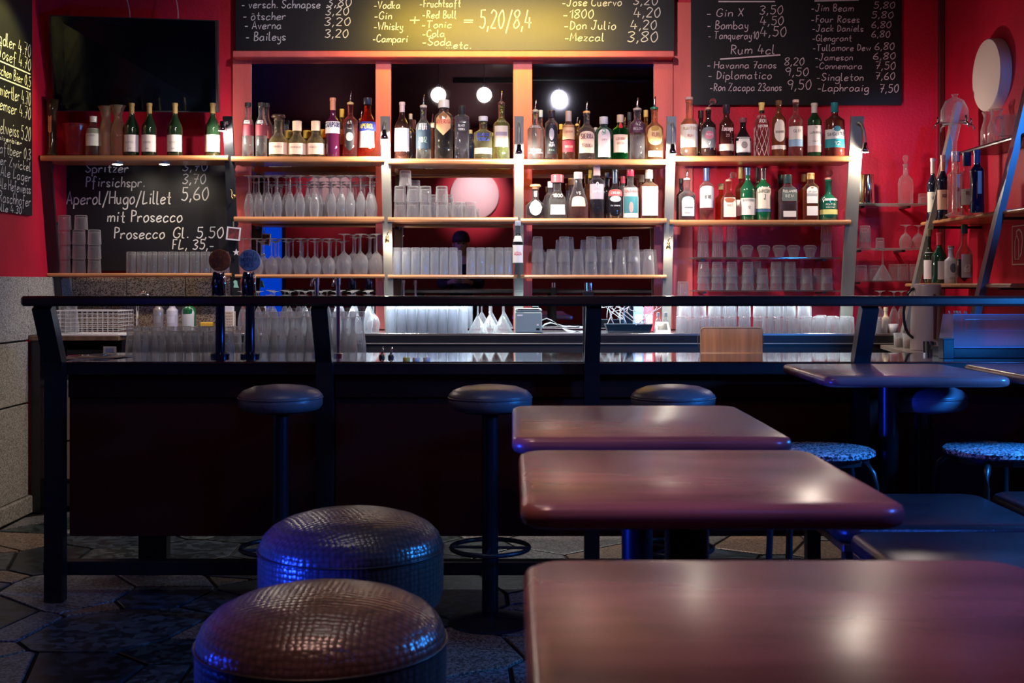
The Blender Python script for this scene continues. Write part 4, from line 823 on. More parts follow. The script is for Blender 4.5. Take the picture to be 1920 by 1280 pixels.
bottle(1182, 16, 317, zD2, F2, 'clear bottle with picture label of a teal landscape', (.94, .94, .93), liq=(.9, .9, .9), fill=.5, sh=.60, nk=.72, nr=.36, cap=('screw', (.50, .04, .08), .12), labs=[(.02, .64, (.88, .84, .82), 62), (.11, .46, (.04, .22, .25), 52), (.12, .34, (.55, .30, .28), 14, 'oval')], txt=[('SOUTHERN', .54, .05, .8, (.5, .1, .12))], **kw)
bottle(1203, 12, 327, zD2, R2, 'amber bottle behind the blank white-labelled bottle', (.9, .6, .4), liq=AMB, fill=.75, cap=('screw', (.7, .6, .35), .15), **kw)
bottle(1217, 16.5, 317, zD2, F2, 'amber bottle with blank bright white label, last in the bay', (.95, .8, .62), liq=(.92, .55, .28), fill=.72, sh=.66, nk=.78, nr=.36, sq=5, cap=('screw', (.85, .82, .80), .17), labs=[(.06, .66, (.93, .92, .90), 48)], txt=[('J', .4, .05, .06, (.4, .35, .3))], **kw)
# --- second whisky shelf
kw = dict(group='whisky bottles on the second shelf of the red bay')
bottle(1288, 14.5, 318, zE2, F2, 'square clear bottle with black-and-white scroll label and pourer', (.90, .88, .88), sh=.62, nk=.76, nr=.36, sq=6, cap=('pourer', (.5, .48, .48), 0), labs=[(.08, .60, BLK, 47), (.10, .58, (.80, .78, .78), 42, 'arch'), (.40, .52, (.35, .35, .35), 26, 'oval')], txt=[('Tennessee', .30, .05, .6, (.15, .15, .15)), ('WHISKEY', .16, .04, .55, (.15, .15, .15))], **kw)
bottle(1277, 9, 334, zE2, R2, 'dark bottle hidden behind the scroll-labelled square bottle', BLK, True, cap=('screw', BLK, .1), **kw)
bottle(1325, 13, 313, zE2, F2, 'whisky bottle with white label, black numerals and blue neck', (.92, .85, .82), liq=(.70, .10, .08), fill=.20, sh=.66, nk=.76, nr=.40, cap=('foil', (.03, .06, .16), .24), labs=[(.24, .66, (.86, .84, .82), 80, 'arch')], txt=[('818', .42, .06, .4, BLK)], **kw)
bottle(1352, 11, 343, zE2, R2, 'amber bottle with pale cap behind the ball-pourer bottle', (.85, .45, .25), liq=AMB, fill=.7, cap=('screw', (.75, .65, .3), .15), **kw)
bottle(1366, 13.5, 322, zE2, F2, 'small amber bottle with cream label and glass ball pourer', (.90, .55, .42), liq=(.80, .22, .08), fill=.70, sh=.52, nk=.74, nr=.38, sq=5, cap=('ball', W_, 1), labs=[(.08, .58, (.88, .78, .66), 46)], txt=[('MALT', .36, .06, .4, (.5, .4, .35))], **kw)
bottle(1389, 11, 312, zE2, R2, 'amber bottle with pale label behind the first green bottle', (.6, .25, .1), liq=AMB, fill=.7, cap=('screw', (.4, .3, .1), .2), labs=[(.1, .4, W_, 80)], **kw)
bottle(1402, 14, 312, zE2, F2, 'green triangular whisky bottle with cream label', (.008, .10, .045), True, sh=.58, nk=.78, nr=.34, cap=('foil', (.02, .10, .22), .14), labs=[(.10, .42, (.84, .78, .68), 76)], txt=[('GLENFIDDICH', .36, .045, .85, (.25, .3, .3)), ('12', .22, .05, .15, (.3, .3, .3))], **kw)
bottle(1420, 9, 313, zE2, R2, 'dark bottle between the two green whiskey bottles', (.02, .03, .02), True, cap=('screw', BLK, .2), **kw)
bottle(1431, 14, 313, zE2, F2, 'green whiskey bottle with arched name on cream label', (.01, .12, .05), True, sh=.64, nk=.78, nr=.36, cap=('foil', (.05, .02, .03), .2), labs=[(.22, .64, (.84, .74, .60), 76, 'arch'), (.16, .21, (.05, .12, .25), 80)], txt=[('JAMESON', .53, .06, .85, (.15, .2, .15)), ('J', .40, .09, .1, (.12, .12, .12))], **kw)
bottle(1463, 12, 326, zE2, R2, 'dark amber bottle behind the grey-banded bottle', (.3, .12, .06), liq=AMB, fill=.7, cap=('screw', (.03, .06, .05), .18), **kw)
bottle(1477, 16, 326, zE2, F2, 'squared bottle with grey-green band lettered in white', (.86, .80, .86), liq=(.62, .45, .50), fill=.40, sh=.66, nk=.80, nr=.40, sq=5, cap=('screw', (.03, .07, .07), .18), labs=[(.42, .72, (.13, .17, .15), 47), (.07, .20, (.78, .72, .68), 40)], txt=[('TULLAMORE', .61, .055, .82, W_), ('D.E.W.', .50, .06, .5, W_)], **kw)
bottle(1507, 11, 325, zE2, R2, 'amber bottle with yellow cap behind the tall white-label bottle', (.9, .45, .1), liq=AMB, fill=.75, cap=('screw', (.85, .58, .18), .15), **kw)
bottle(1520, 13, 323, zE2, F2, 'square amber whiskey bottle with tall white label and gold cap', (.92, .72, .50), liq=(.88, .42, .12), fill=.66, sh=.70, nk=.82, nr=.44, sq=6, cap=('screw', (.85, .60, .28), .12), labs=[(.36, .72, (.86, .83, .80), 42, 'arch'), (.10, .30, (.84, .80, .76), 42), (.52, .57, (.4, .4, .4), 40)], txt=[('IRISH', .59, .04, .55, (.35, .35, .35))], **kw)
bottle(1553, 17, 318, zE2, F2, 'squat green whiskey bottle with gold band and glass ball', (.01, .12, .07), True, sh=.50, nk=.68, nr=.36, cap=('ball', W_, .3), labs=[(.14, .26, (.72, .68, .22), 82)], txt=[('Connemara', .48, .09, .85, W_), ('PEATED', .36, .04, .5, W_), ('SINGLE MALT', .30, .03, .5, W_)], **kw)
# bottle hung on the post between middle and right bays
hb = bottle(971, 9.5, 413, PZ(494, 6.62), 6.62, 'white-labelled bottle hung on the post between middle and right mirrors', (.55, .62, .68), liq=(.1, .1, .12), fill=.72, sh=.50, nk=.74, nr=.5, cap=('screw', (.5, .55, .6), .1), labs=[(.02, .44, (.84, .84, .82), 85), (.52, .66, (.5, .55, .55), 60)], txt=[('AGUA', .2, .08, .7, (.7, .15, .2))])
MB().box(-.03, .03, .035, .16, .10, .115).build('wall_hook', DSTEEL, hb)

# ------------------------------------------------------------------ glasses
ORD = 'first second third fourth fifth sixth seventh eighth ninth tenth eleventh twelfth thirteenth fourteenth fifteenth sixteenth seventeenth eighteenth nineteenth twentieth'.split()
def glass_proto(name, prof, mtl, k=20, flute=0, cat='glass'):
    """a glass as one mesh: outer wall and inner wall, standing on its rim (upside down) or its foot"""
    me = MB().lathe(prof, k, flute=flute).build(name, mtl, smooth=True)
    return me
def inv_tumbler(rr, rb, h, th=.0022, base=.012):
    return [(rr - th, 0), (rr, 0), (rb + (rr - rb) * .3, h * .7), (rb, h * .97), (rb * .9, h), (.0001, h), (.0001, h - base), (rb * .85, h - base), (rb + (rr - rb) * .3 - th, h * .7 - base * .2), (rr - th, 0)]
def inv_stem(rim, bowl, hb, hs, foot, th=.0015):
    H = hb + hs
    return [(rim - th, 0), (rim, 0), (bowl, hb * .35), (bowl * .97, hb * .55), (bowl * .72, hb * .82), (.012, hb * .98), (.0042, hb * 1.06), (.0036, hb + hs * .5), (.0042, H - .012), (.012, H - .005), (foot * .8, H - .002), (foot, H), (.0001, H + .0005), (.0001, H + .0004),
            (.0001, hb * .96), (.010, hb * .93), (bowl * .68, hb * .79), (bowl * .94, hb * .53), (bowl - th, hb * .35), (rim - th, 0)]
PR = {}
def PRO(key):
    if key in PR: return PR[key]
    tb = {
     'flute': ('champagne_flute', inv_stem(.021, .027, .135, .098, .032), GL), 'flute_short': ('champagne_flute', inv_stem(.02, .026, .12, .09, .030), GL),
     'wine': ('wine_glass', inv_stem(.030, .038, .10, .105, .034), GL), 'big_wine': ('wine_glass', inv_stem(.036, .048, .125, .105, .037), GL),
     'rocks': ('tumbler', inv_tumbler(.036, .032, .088, .003, .018), GL), 'straight': ('highball_glass', inv_tumbler(.0265, .0255, .155, .002, .022), GLF),
     'pint': ('pint_glass', inv_tumbler(.036, .027, .145, .0025, .014), GL), 'cone': ('tumbler', inv_tumbler(.036, .028, .085, .0025, .01), GL),
     'shot': ('shot_glass', inv_tumbler(.026, .023, .06, .004, .02), GL), 'small': ('beer_glass', inv_tumbler(.038, .034, .082, .0022, .012), GL), 'tall': ('highball_glass', inv_tumbler(.0275, .026, .122, .0022, .014), GL),
     'belly': ('tumbler', [(.021, 0), (.024, 0), (.026, .01), (.030, .028), (.037, .045), (.038, .056), (.032, .066), (.020, .070), (.0001, .070), (.0001, .056), (.030, .05), (.026, .03), (.021, 0)], GL),
     'tulip': ('beer_glass', [(.036, 0), (.0385, 0), (.0385, .03), (.034, .07), (.027, .115), (.028, .145), (.033, .165), (.034, .18), (.030, .185), (.0001, .185), (.0001, .165), (.028, .16), (.024, .14), (.0235, .115), (.031, .07), (.036, .03), (.036, 0)], GL),
     'bar_small': ('beer_glass', [(.031, 0), (.0335, 0), (.0335, .03), (.030, .06), (.028, .09), (.031, .108), (.032, .118), (.028, .121), (.0001, .121), (.0001, .104), (.026, .1), (.025, .085), (.028, .055), (.031, .03), (.031, 0)], GL),
     'martini': ('martini_glass', [(.056, 0), (.058, 0), (.045, .025), (.012, .085), (.0045, .098), (.004, .15), (.0045, .172), (.03, .176), (.036, .178), (.0001, .179), (.0001, .178), (.0001, .094), (.01, .082), (.043, .025), (.056, 0)], GL),
     'cut': ('cut_glass', inv_tumbler(.033, .029, .095, .004, .016), GL), 'goblet': ('goblet', inv_stem(.030, .037, .085, .05, .033, .002), GL)}
    n, pf, m_ = tb[key]; fl = {'rocks': .05, 'cut': .10, 'cone': .03, 'belly': .08, 'straight': .0}.get(key, 0)
    PR[key] = (n, MB().lathe(pf, 32 if fl else 24, flute=fl), m_, max(p[1] for p in pf), [True]); 
    o = PR[key][1].build(n, m_, smooth=38); o['category'] = 'glass'; PR[key] = (n, o, m_, PR[key][3], [True])
    return PR[key]
def put(key, X, Y, z, label, group, rz=None, tint=None):
    n, proto, m_, H, fresh = PRO(key)
    if fresh[0]: o = proto; fresh[0] = False
    else: o = proto.copy(); C.objects.link(o)
    o.location = (X, Y, z); o.rotation_euler = (0, 0, random.uniform(0, 6) if rz is None else rz)
    o['label'] = label; o['category'] = 'glass'; o['group'] = group; return o
def row(key, pxs, Y, z, desc, where, group, tiers=1, step=None, rowname='front row', jit=.006, th=None):
    H = PRO(key)[3]; step = step or H
    for i, px in enumerate(pxs):
        X = PX(px, Y)
        nt = tiers[i] if isinstance(tiers, (list, tuple)) else tiers
        for k in range(nt):
            tier = '' if (max(tiers) if isinstance(tiers, (list, tuple)) else tiers) == 1 else (' at the bottom' if k == 0 else ' on the top' if k == nt - 1 else ' in the middle')
            lab = '%s, %s from left in %s %s' % (desc, ORD[i], rowname, where) if not tier else '%s%s of %s stack, %s %s' % (desc, tier.replace(' on the ', ' at ').replace(' at the ', ' at ').replace(' in the ', ' at '), ORD[i], rowname, where)
            if len(lab.split()) > 16: print('LONG', lab)
            put(key, X + (random.uniform(-.002, .002) if k else 0), Y + random.uniform(-jit, jit), z + k * (step + .0005), lab, group)
lin = lambda a, b, n: [a + (b - a) * i / (n - 1) for i in range(n)]
zA3, zB2, zB3, zC2, zC3, zD3 = (SH[k][0] for k in ('A3', 'B2', 'B3', 'C2', 'C3', 'D3'))
# flutes, shelf B2
row('flute', [467, 485, 503, 520, 544, 563, 590, 622], 6.77, zB2, 'upturned flute', 'of left bay second shelf', 'upturned flutes on the second shelf of the left bay')
row('flute', [640, 657, 676, 694], 6.77, zB2, 'upturned flute right of the gap', 'of the left bay', 'upturned flutes on the second shelf of the left bay')
row('flute', lin(476, 698, 12), 6.84, zB2, 'upturned flute', 'of left bay second shelf', 'upturned flutes on the second shelf of the left bay', rowname='middle row')
row('flute_short', lin(480, 700, 12), 6.905, zB2, 'short upturned flute', 'of left bay second shelf', 'upturned flutes on the second shelf of the left bay', rowname='back row')
# wine glasses, shelf B3
row('wine', [455, 482, 509, 536, 563, 590, 617], 6.835, zB3, 'upturned wine glass', 'of the left bay third shelf', 'upturned wine glasses on the third shelf')
row('big_wine', [645, 676, 706], 6.845, zB3, 'large upturned wine glass', 'of the left bay', 'large upturned wine glasses on the third shelf', jit=.001)
row('wine', [468, 495, 522, 549, 577, 604, 630], 6.92, zB3, 'upturned wine glass', 'of the left bay third shelf', 'upturned wine glasses on the third shelf', rowname='back row')
row('big_wine', [662, 692], 6.955, zB3, 'large upturned wine glass', 'of the left bay', 'large upturned wine glasses on the third shelf', rowname='back row', jit=.001)
# tumblers, shelf C2
row('rocks', [750, 774, 798, 829, 858, 882], 6.765, zC2, 'ribbed upturned tumbler', 'of the middle bay second shelf', 'stacked ribbed tumblers in the middle bay', tiers=[2, 2, 2, 2, 1, 1], jit=.001)
put('rocks', PX(760, 6.765), 6.765, zC2 + .0885 * 2, 'ribbed tumbler alone on top of the middle bay stack', 'stacked ribbed tumblers in the middle bay')
row('rocks', [757, 781, 806, 835, 865], 6.85, zC2, 'ribbed upturned tumbler', 'of the middle bay second shelf', 'stacked ribbed tumblers in the middle bay', rowname='back row', jit=.001)
# straight glasses, shelf C3
row('straight', lin(744, 850, 7), 6.815, zC3, 'frosty straight glass', 'left of middle bay gap', 'straight glasses in the middle bay', jit=.001)
row('straight', lin(748, 842, 6), 6.875, zC3, 'frosty straight glass', 'left of middle bay gap', 'straight glasses in the middle bay', rowname='back row', jit=.001)
row('straight', [883, 901, 918, 936, 953], 6.815, zC3, 'frosty straight glass', 'right of middle bay gap', 'straight glasses in the middle bay', jit=.001)
row('straight', [892, 910, 927, 945], 6.875, zC3, 'frosty straight glass', 'right of middle bay gap', 'straight glasses in the middle bay', rowname='back row', jit=.001)
# pints, shelf D3
row('pint', [1008, 1034, 1058, 1084, 1108, 1137, 1163, 1189, 1216], 6.82, zD3, 'upturned pint glass', 'of the right bay', 'stacked pint glasses in the right bay', tiers=[2, 1, 2, 1, 2, 2, 1, 2, 1], step=.072, jit=.001)
row('pint', [1012, 1040, 1066, 1100, 1125, 1150, 1176, 1200, 1222], 6.90, zD3, 'upturned pint glass', 'of the right bay', 'stacked pint glasses in the right bay', tiers=[1, 1, 2, 1, 2, 1, 2, 1, 1], step=.072, rowname='back row', jit=.001)
# left shelf A3
for k, pxs in enumerate(([120, 148, 177], [120, 148, 177], [120, 148, 177], [121, 152])):
    for i, px in enumerate(pxs): put('small', PX(px, 6.83), 6.83, zA3 + k * .0825, '%s beer glass in tier %s, counted upward, of left corner pyramid' % (('left', 'middle', 'right')[i] if k < 3 else ('left', 'right')[i], ('one', 'two', 'three', 'four')[k]), 'stacked beer glasses in the left corner')
row('tall', lin(246, 425, 10), 6.82, zA3, 'gold-rimmed upturned glass', 'under the sparkling drinks board', 'row of upturned glasses under the left chalkboard', jit=.001)
row('tall', lin(255, 418, 9), 6.885, zA3, 'gold-rimmed upturned glass', 'under the sparkling drinks board', 'row of upturned glasses under the left chalkboard', rowname='back row', jit=.001)
# glass shelves of the red bay
zG = {k: SH[k][0] for k in ('G1', 'G2', 'G3', 'G4', 'G5')}
row('cut', [1318, 1345, 1372], 6.885, zG['G1'], 'cut tumbler', 'on upper glass shelf', 'cut tumblers on the upper glass shelf', tiers=[2, 2, 2], jit=.001)
row('belly', [1400, 1432, 1461, 1488, 1519], 6.885, zG['G1'], 'round-bellied tumbler', 'on upper glass shelf', 'round-bellied tumblers on the upper glass shelf', jit=.001)
row('cut', [1549], 6.885, zG['G1'], 'cut tumbler at right end', 'on upper glass shelf', 'cut tumblers on the upper glass shelf', tiers=[2], jit=.001)
row('cone', [1319, 1345, 1372, 1402, 1430, 1455, 1482, 1513, 1550], 6.885, zG['G2'], 'conical tumbler', 'on lower glass shelf', 'stacked conical tumblers on the lower glass shelf', tiers=[3, 3, 3, 3, 2, 3, 3, 2, 2], step=.038, jit=.001)
row('cone', [1333, 1360, 1390, 1418, 1468, 1497, 1535], 6.965, zG['G2'], 'conical tumbler', 'on lower glass shelf', 'stacked conical tumblers on the lower glass shelf', tiers=[2, 2, 1, 3, 3, 2, 2], step=.04, rowname='back row', jit=.001)
# corner glass shelves
cg = 'mixed glasses on the corner shelves'
put('cut', PX(1622, 6.92), 6.92, zG['G4'], 'cut glass at left on the middle corner shelf', cg); put('cut', PX(1622, 6.92), 6.92, zG['G4'] + .035, 'cut glass stacked on another on the middle corner shelf', cg)
put('shot', PX(1650, 6.92), 6.92, zG['G4'], 'small glass beside the stacked cut glasses on corner shelf', cg)
put('goblet', PX(1698, 6.92), 6.92, zG['G4'], 'upturned cut goblet on the middle corner shelf', cg); put('goblet', PX(1722, 6.95), 6.95, zG['G4'], 'upturned goblet beside the other goblet, nearest the room corner', cg)
put('rocks', PX(1615, 6.92), 6.92, zG['G5'], 'broad tumbler at left on the lowest corner shelf', cg)
put('rocks', PX(1639, 6.96), 6.96, zG['G5'], 'broad tumbler next to the cocktail coupe on the lowest corner shelf', cg)
put('martini', PX(1655, 6.915), 6.915, zG['G5'], 'upturned cocktail coupe on the lowest corner shelf', cg)
put('cut', PX(1676, 6.97), 6.97, zG['G5'], 'cut tumbler right of the cocktail coupe on corner shelf', cg); put('cut', PX(1693, 6.92), 6.92, zG['G5'], 'second cut tumbler right of the cocktail coupe on corner shelf', cg); put('cut', PX(1715, 6.92), 6.92, zG['G5'], 'rightmost cut tumbler on the lowest corner shelf', cg)
put('shot', PX(1730, 6.93), 6.93, zG['G3'], 'little glass at right end of the shaker shelf', cg)
# steel shaker cups and decanter on G3
for px, col, l in ((1612, BRASS, 'brass-coloured shaker cup beside the silver one'), (1628, CHROME, 'silver steel shaker cup on the corner glass shelf')):
    Y = 6.94 if px == 1612 else 6.91; t = thing('shaker_cup', l, 'shaker', (PX(px, Y), Y, zG['G3']), 'metal shaker cups'); h = PZ(327, Y) - zG['G3']
    MB().lathe([(.0001, 0), (.036, 0), (.037, .003), (.034, h * .5), (.030, h * .96), (.028, h), (.0001, h)], 28).build('cup_body', col, t, 40)
    MB().lathe([(.0371, .0), (.0378, .003), (.0371, .006)], 28).build('rim', col, t, 40)
t = thing('decanter', 'clear glass decanter with round stopper on the corner shelf', 'decanter', (PX(1698, 6.93), 6.93, zG['G3'])); h = PZ(290, 6.93) - zG['G3']
MB().lathe([(.0001, 0), (.042, 0), (.042, h * .42), (.036, h * .52), (.014, h * .60), (.012, h * .76), (.018, h * .80), (.012, h * .81), (.010, h * .6), (.0001, h * .55)], 28).build('glass_body', GL, t, True)
MB().lathe([(.0001, h * .78), (.010, h * .80), (.008, h * .84), (.017, h * .92), (.013, h * .98), (.0001, h)], 20).build('stopper', GL, t, True)

# back counter glasses
g1 = 'glasses on the back counter'
row('straight', lin(733, 868, 8), 6.66, BC, 'upturned straight glass', 'on counter below middle mirror', g1, jit=.001)
row('straight', lin(741, 860, 7), 6.72, BC, 'upturned straight glass', 'on counter below middle mirror', g1, rowname='middle row', jit=.001)
row('straight', lin(733, 868, 8), 6.78, BC, 'upturned straight glass', 'on counter below middle mirror', g1, rowname='back row', jit=.001)
row('flute', lin(455, 690, 9), 6.70, BC, 'upturned flute', 'on counter below left mirror', g1, jit=.001)
row('wine', lin(468, 700, 8), 6.80, BC, 'upturned wine glass', 'on counter below left mirror', g1, rowname='back row', jit=.001)
row('martini', [896, 943], 6.67, BC, 'upturned martini glass', 'beside the receipt printer', 'martini glasses by the receipt printer', jit=.001)
row('martini', [918], 6.78, BC, 'upturned martini glass', 'beside the receipt printer', 'martini glasses by the receipt printer', rowname='back row', jit=.001)
row('cut', lin(1278, 1395, 6), 6.65, BC, 'cut crystal glass', 'on back counter', 'crystal glasses on the back counter', tiers=[1, 2, 1, 2, 2, 2], jit=.001)
row('cut', lin(1440, 1585, 7), 6.65, BC, 'cut crystal glass right of chopping board', 'on counter', 'crystal glasses on the back counter', tiers=[2, 2, 1, 1, 1, 1, 1], jit=.001)
row('rocks', lin(1285, 1590, 12), 6.73, BC, 'upturned ribbed glass', 'on back counter', 'crystal glasses on the back counter', tiers=[2, 2, 2, 2, 2, 2, 2, 2, 2, 1, 1, 1], rowname='middle row', jit=.001)
row('cut', lin(1280, 1540, 10), 6.81, BC, 'cut crystal glass', 'on back counter', 'crystal glasses on the back counter', tiers=[3, 1, 2, 2, 2, 2, 2, 2, 2, 1], rowname='back row', jit=.001)
row('rocks', [1638, 1652], 6.68, BC, 'upturned ribbed glass', 'by right rail post', 'glasses behind the right rail post', jit=.001)

# beer glasses on the bar counter
g2 = 'beer glasses on the bar counter'
row('bar_small', lin(250, 440, 7), 5.21, TZc, 'short beer glass', 'on the bar counter', g2, jit=.001)
row('bar_small', lin(264, 425, 6), 5.135, TZc, 'short beer glass', 'on the bar counter', g2, rowname='near row', jit=.001)
row('tulip', [472, 505, 538, 571, 604, 637, 670], 5.205, TZc, 'waisted beer glass', 'on the bar counter', 'waisted beer glasses on the bar counter', jit=.001)
row('tulip', [488, 521, 554, 587, 620, 653], 5.125, TZc, 'waisted beer glass', 'on the bar counter', 'waisted beer glasses on the bar counter', rowname='near row', jit=.001)

# ------------------------------------------------------------------ beer taps
def tap(px, pyc, label, face, ink):
    Y = 5.02; X = PX(px, Y); zc = PZ(pyc, Y); t = thing('beer_tap', label, 'beer tap', (X, Y, TZc), 'beer taps with round badges'); R = 20.5 / S(Y)
    dk = mat('navy_chrome', (.04, .05, .12), .12, metal=.9); h = zc - TZc
    MB().lathe([(.0001, 0), (.04, 0), (.04, .012), (.020, .02), (.019, h - .14), (.024, h - .13), (.024, h - .07), (.018, h - .055), (.0001, h - .05)], 24).build('column', dk, t, 40)
    MB().tube([(0, -.01, h - .08), (-.012, -.03, h - .06), (-.015, -.045, h - .10), (-.013, -.05, h - .15)], [.013, .014, .012, .009], 10).build('spout', dk, t, True)
    MB().tube([(.018, -.015, h - R - .002), (.02, -.018, h - .09), (.026, -.02, h - .16)], [.005, .007, .005], 8).build('handle', CHROME, t, True)
    d = MB().lathe([(.0001, -.004), (R * .94, -.004), (R, 0), (R, .008), (R * .94, .012), (.0001, .012)], 32).rot(Matrix.Rotation(-PI / 2, 4, 'X')); d.v = [(v[0], -v[1] - .012 if False else v[1] - .012, v[2] + h) for v in d.v]
    b = d.build('badge', face, t, 40)
    mb = MB(); f = lambda u, v: (u, -.0295, v + h)
    for k, s0 in enumerate(('BRAU', 'HOPFEN', 'PILS')): write(mb, s0, -R * (.45, .68, .4)[k], (.35, -.1, -.6)[k] * R, R * (.45, .68, .4)[k], R * .34, f, .0032, 0, 0)
    mb.v = [(v[0], v[1], v[2]) for v in mb.v]; mb.build('badge_lettering', ink, b)
tap(413, 488, 'beer tap with round brown badge', mat('brown_badge', (.30, .085, .04), .5, var=.5, vscale=60), paint((.10, .03, .03)))
tap(469, 488, 'beer tap with round blue badge', mat('blue_badge', (.14, .24, .50), .35, var=.4, vscale=60), paint((.02, .04, .16)))
for px, l in ((594, 'slim chrome faucet left of the two behind the glasses'), (634, 'slim chrome faucet right of the two behind the glasses')):
    Y = 5.06; t = thing('chrome_faucet', l, 'faucet', (PX(px, Y), Y, TZc), 'chrome faucets at the bar'); h = PZ(521, Y) - TZc
    MB().lathe([(.0001, 0), (.02, 0), (.02, .01), (.009, .015), (.009, h - .03), (.011, h - .028), (.011, h), (.0001, h)], 18).build('column', CHROME, t, 40)
    MB().tube([(-.004, 0, h - .01), (-.014, -.02, h - .004), (-.019, -.03, h - .035)], [.006, .006, .005], 8).build('spout', CHROME, t, True)
t = thing('tap_tower', 'small black double tap standing behind the middle rail post', 'beer tap', (PX(1103, 5.0), 5.0, TZc)); h = PZ(530, 5.0) - TZc
MB().box(-.022, .022, -.02, .02, 0, h - .035, .004).build('column', BLACKP, t)
for s_ in (-1, 1): MB().lathe([(.0001, h - .0345), (.007, h - .0345), (.006, h), (.0001, h)], 12, (s_ * .009, 0, 0)).build('nozzle', CHROME, t, 40)

# ------------------------------------------------------------------ things on the left counter
t = thing('wire_basket', 'white wire dish basket on the left counter', 'basket', (PX(172, 6.62), 6.62, LCZ))
x0, x1, y0, y1, hb_ = -.185, .185, -.12, .14, .135; wm = paint((.85, .84, .82), .4)
mb = MB(); fr_ = MB()
for k in range(7): z_ = .008 + k * (hb_ - .01) / 6; (fr_ if k in (6,) else mb).tube([(x0, y0, z_), (x1, y0, z_), (x1, y1, z_), (x0, y1, z_)], .0014 if k < 6 else .003, 5, True)
for i in range(14): X = x0 + (x1 - x0) * i / 13; mb.tube([(X, y0, hb_), (X, y0, .006), (X, y1, .006), (X, y1, hb_)], .0012, 5)
for i in range(1, 9): Yy = y0 + (y1 - y0) * i / 9; mb.tube([(x0, Yy, hb_), (x0, Yy, .006), (x1, Yy, .006), (x1, Yy, hb_)], .0012, 5)
tag(mb.build('wire_grid', wm, t), kind='stuff'); fr_.build('rim', wm, t)
tr = rounded_slab(-.23, .23, -.14, .15, 0, .005, .02, .002); tr.build('tray', WHITEP, t)
put('tulip', PX(135, 6.6), 6.6, LCZ + .0085, 'stray waisted glass inside the white wire basket', 'glasses inside the wire basket'); put('tulip', PX(120, 6.68), 6.68, LCZ + .0085, 'second stray glass inside the white wire basket', 'glasses inside the wire basket')
t = thing('sink_faucet', 'arched chrome sink faucet behind the rail at left', 'faucet', (PX(258, 6.75), 6.75, BC)); h = PZ(546, 6.75) - BC
MB().tube([(0, 0, 0), (0, 0, h - .05)] + [(.032 - .032 * math.cos(a), 0, h - .04 + .036 * math.sin(a)) for a in lin(0, PI * 1.0, 9)] + [(.064, 0, h - .07)], .009, 10).build('spout', CHROME, t, True)
MB().lathe([(.0001, 0), (.022, 0), (.02, .02), (.0001, .02)], 18).build('base', CHROME, t, 40)
for px, hw, y, c_, l, lb_, nm_ in ((297, 10, 572, (.32, .30, .30), 'grey soap dispenser bottle by the sink', None, 'soap_bottle'), (323, 11, 574, (.72, .70, .78), 'white lotion bottle between grey and green bottles', None, 'soap_bottle'), (354, 13, 570, (.01, .14, .05), 'green cleaning bottle with pale arched label by the sink', (.65, .68, .66), 'cleaning_bottle')):
    bottle(px, hw, y - 14, BC, 6.68, l, c_, True, sh=.66, nk=.80, nr=.5, cap=('screw', c_, .12), labs=([(.08, .74, lb_, 60, 'arch')] if lb_ else [(.3, .5, tuple(min(1, x * 1.15) for x in c_), 40)]), group='bottles by the sink', name=nm_)
t = thing('sponge_holder', 'yellow sponge in a holder behind the left beer tap', 'sponge', (PX(388, 6.66), 6.66, BC)); MB().box(-.04, .04, -.02, .02, 0, .035, .004).build('holder', BLACKP, t); MB().box(-.034, .034, -.018, .018, .0352, .06, .004).build('sponge', paint((.85, .52, .05), .9), t)
MB().box(PX(237, 6.6), PX(278, 6.6), 6.66, 6.68, BC + .0, BC + .004).build('cutting_mat', paint((.7, .55, .1)), thing('yellow_tray', 'yellow rimmed tray by the sink', 'tray', (PX(258, 6.6), 6.64, BC)), world=True)
t = thing('napkin_holder', 'perforated cream plastic basket behind the taps', 'basket', (PX(424, 6.66), 6.66, BC))
cb = mat('cream_plastic', (.62, .48, .34), .5)
for a_, b_, c_, d_ in ((-.045, .045, -.03, -.027), (-.045, .045, .027, .03)):
    mb = MB()
    for i in range(8): mb.box(a_ + i * .0122, a_ + i * .0122 + .005, c_, d_, 0, .12)
    for k in range(8): mb.box(a_, a_ + .0905, c_ + .0002, d_ - .0002, k * .016, k * .016 + .007)
    tag(mb.build('lattice_side', cb, t), kind='stuff')
MB().box(-.04, .04, -.024, .024, .002, .15, .002).build('napkin_stack', WHITEP, t)

# ------------------------------------------------------------------ back counter, middle and right
t = thing('receipt_printer', 'grey receipt printer on the back counter by the martini glasses', 'printer', (PX(991, 6.68), 6.68, BC)); hw = 25 / S(6.64); h = PZ(577, 6.64) - BC
MB().box(-hw, hw, -.06, .09, .002, h * .84, .006).build('body', mat('printer_grey', (.20, .29, .32), .4), t); MB().box(-hw, hw, -.055, .09, h * .845, h * .97, .006).build('lid', mat('printer_lid', (.33, .42, .43), .35), t)
MB().box(-hw * .8, hw * .8, -.0565, -.0555, h * .92, h * .955).build('paper_slot', BLACKP, t); MB().box(hw * .55, hw * .82, -.062, -.0605, h * .12, h * .2).build('button', BLACKP, t); MB().box(-hw * .85, -hw * .45, -.062, -.0605, h * .68, h * .74).build('badge', WHITEP, t)
MB().box(hw * .6, hw * .75, -.062, -.0605, h * .3, h * .36).build('indicator', WHITEP, t)
t = thing('papers', 'crumpled receipts and a bag right of the printer', 'paper', (PX(1050, 6.7), 6.7, BC))
mb = MB(); rnd = random.Random(3); n_ = 9; vs = [(-.11 + .26 * i / n_, -.06 + .13 * j / 4, max(.001, .05 * math.exp(-((i - 2) / 2.2) ** 2) + rnd.uniform(0, .012))) for j in range(5) for i in range(n_ + 1)]
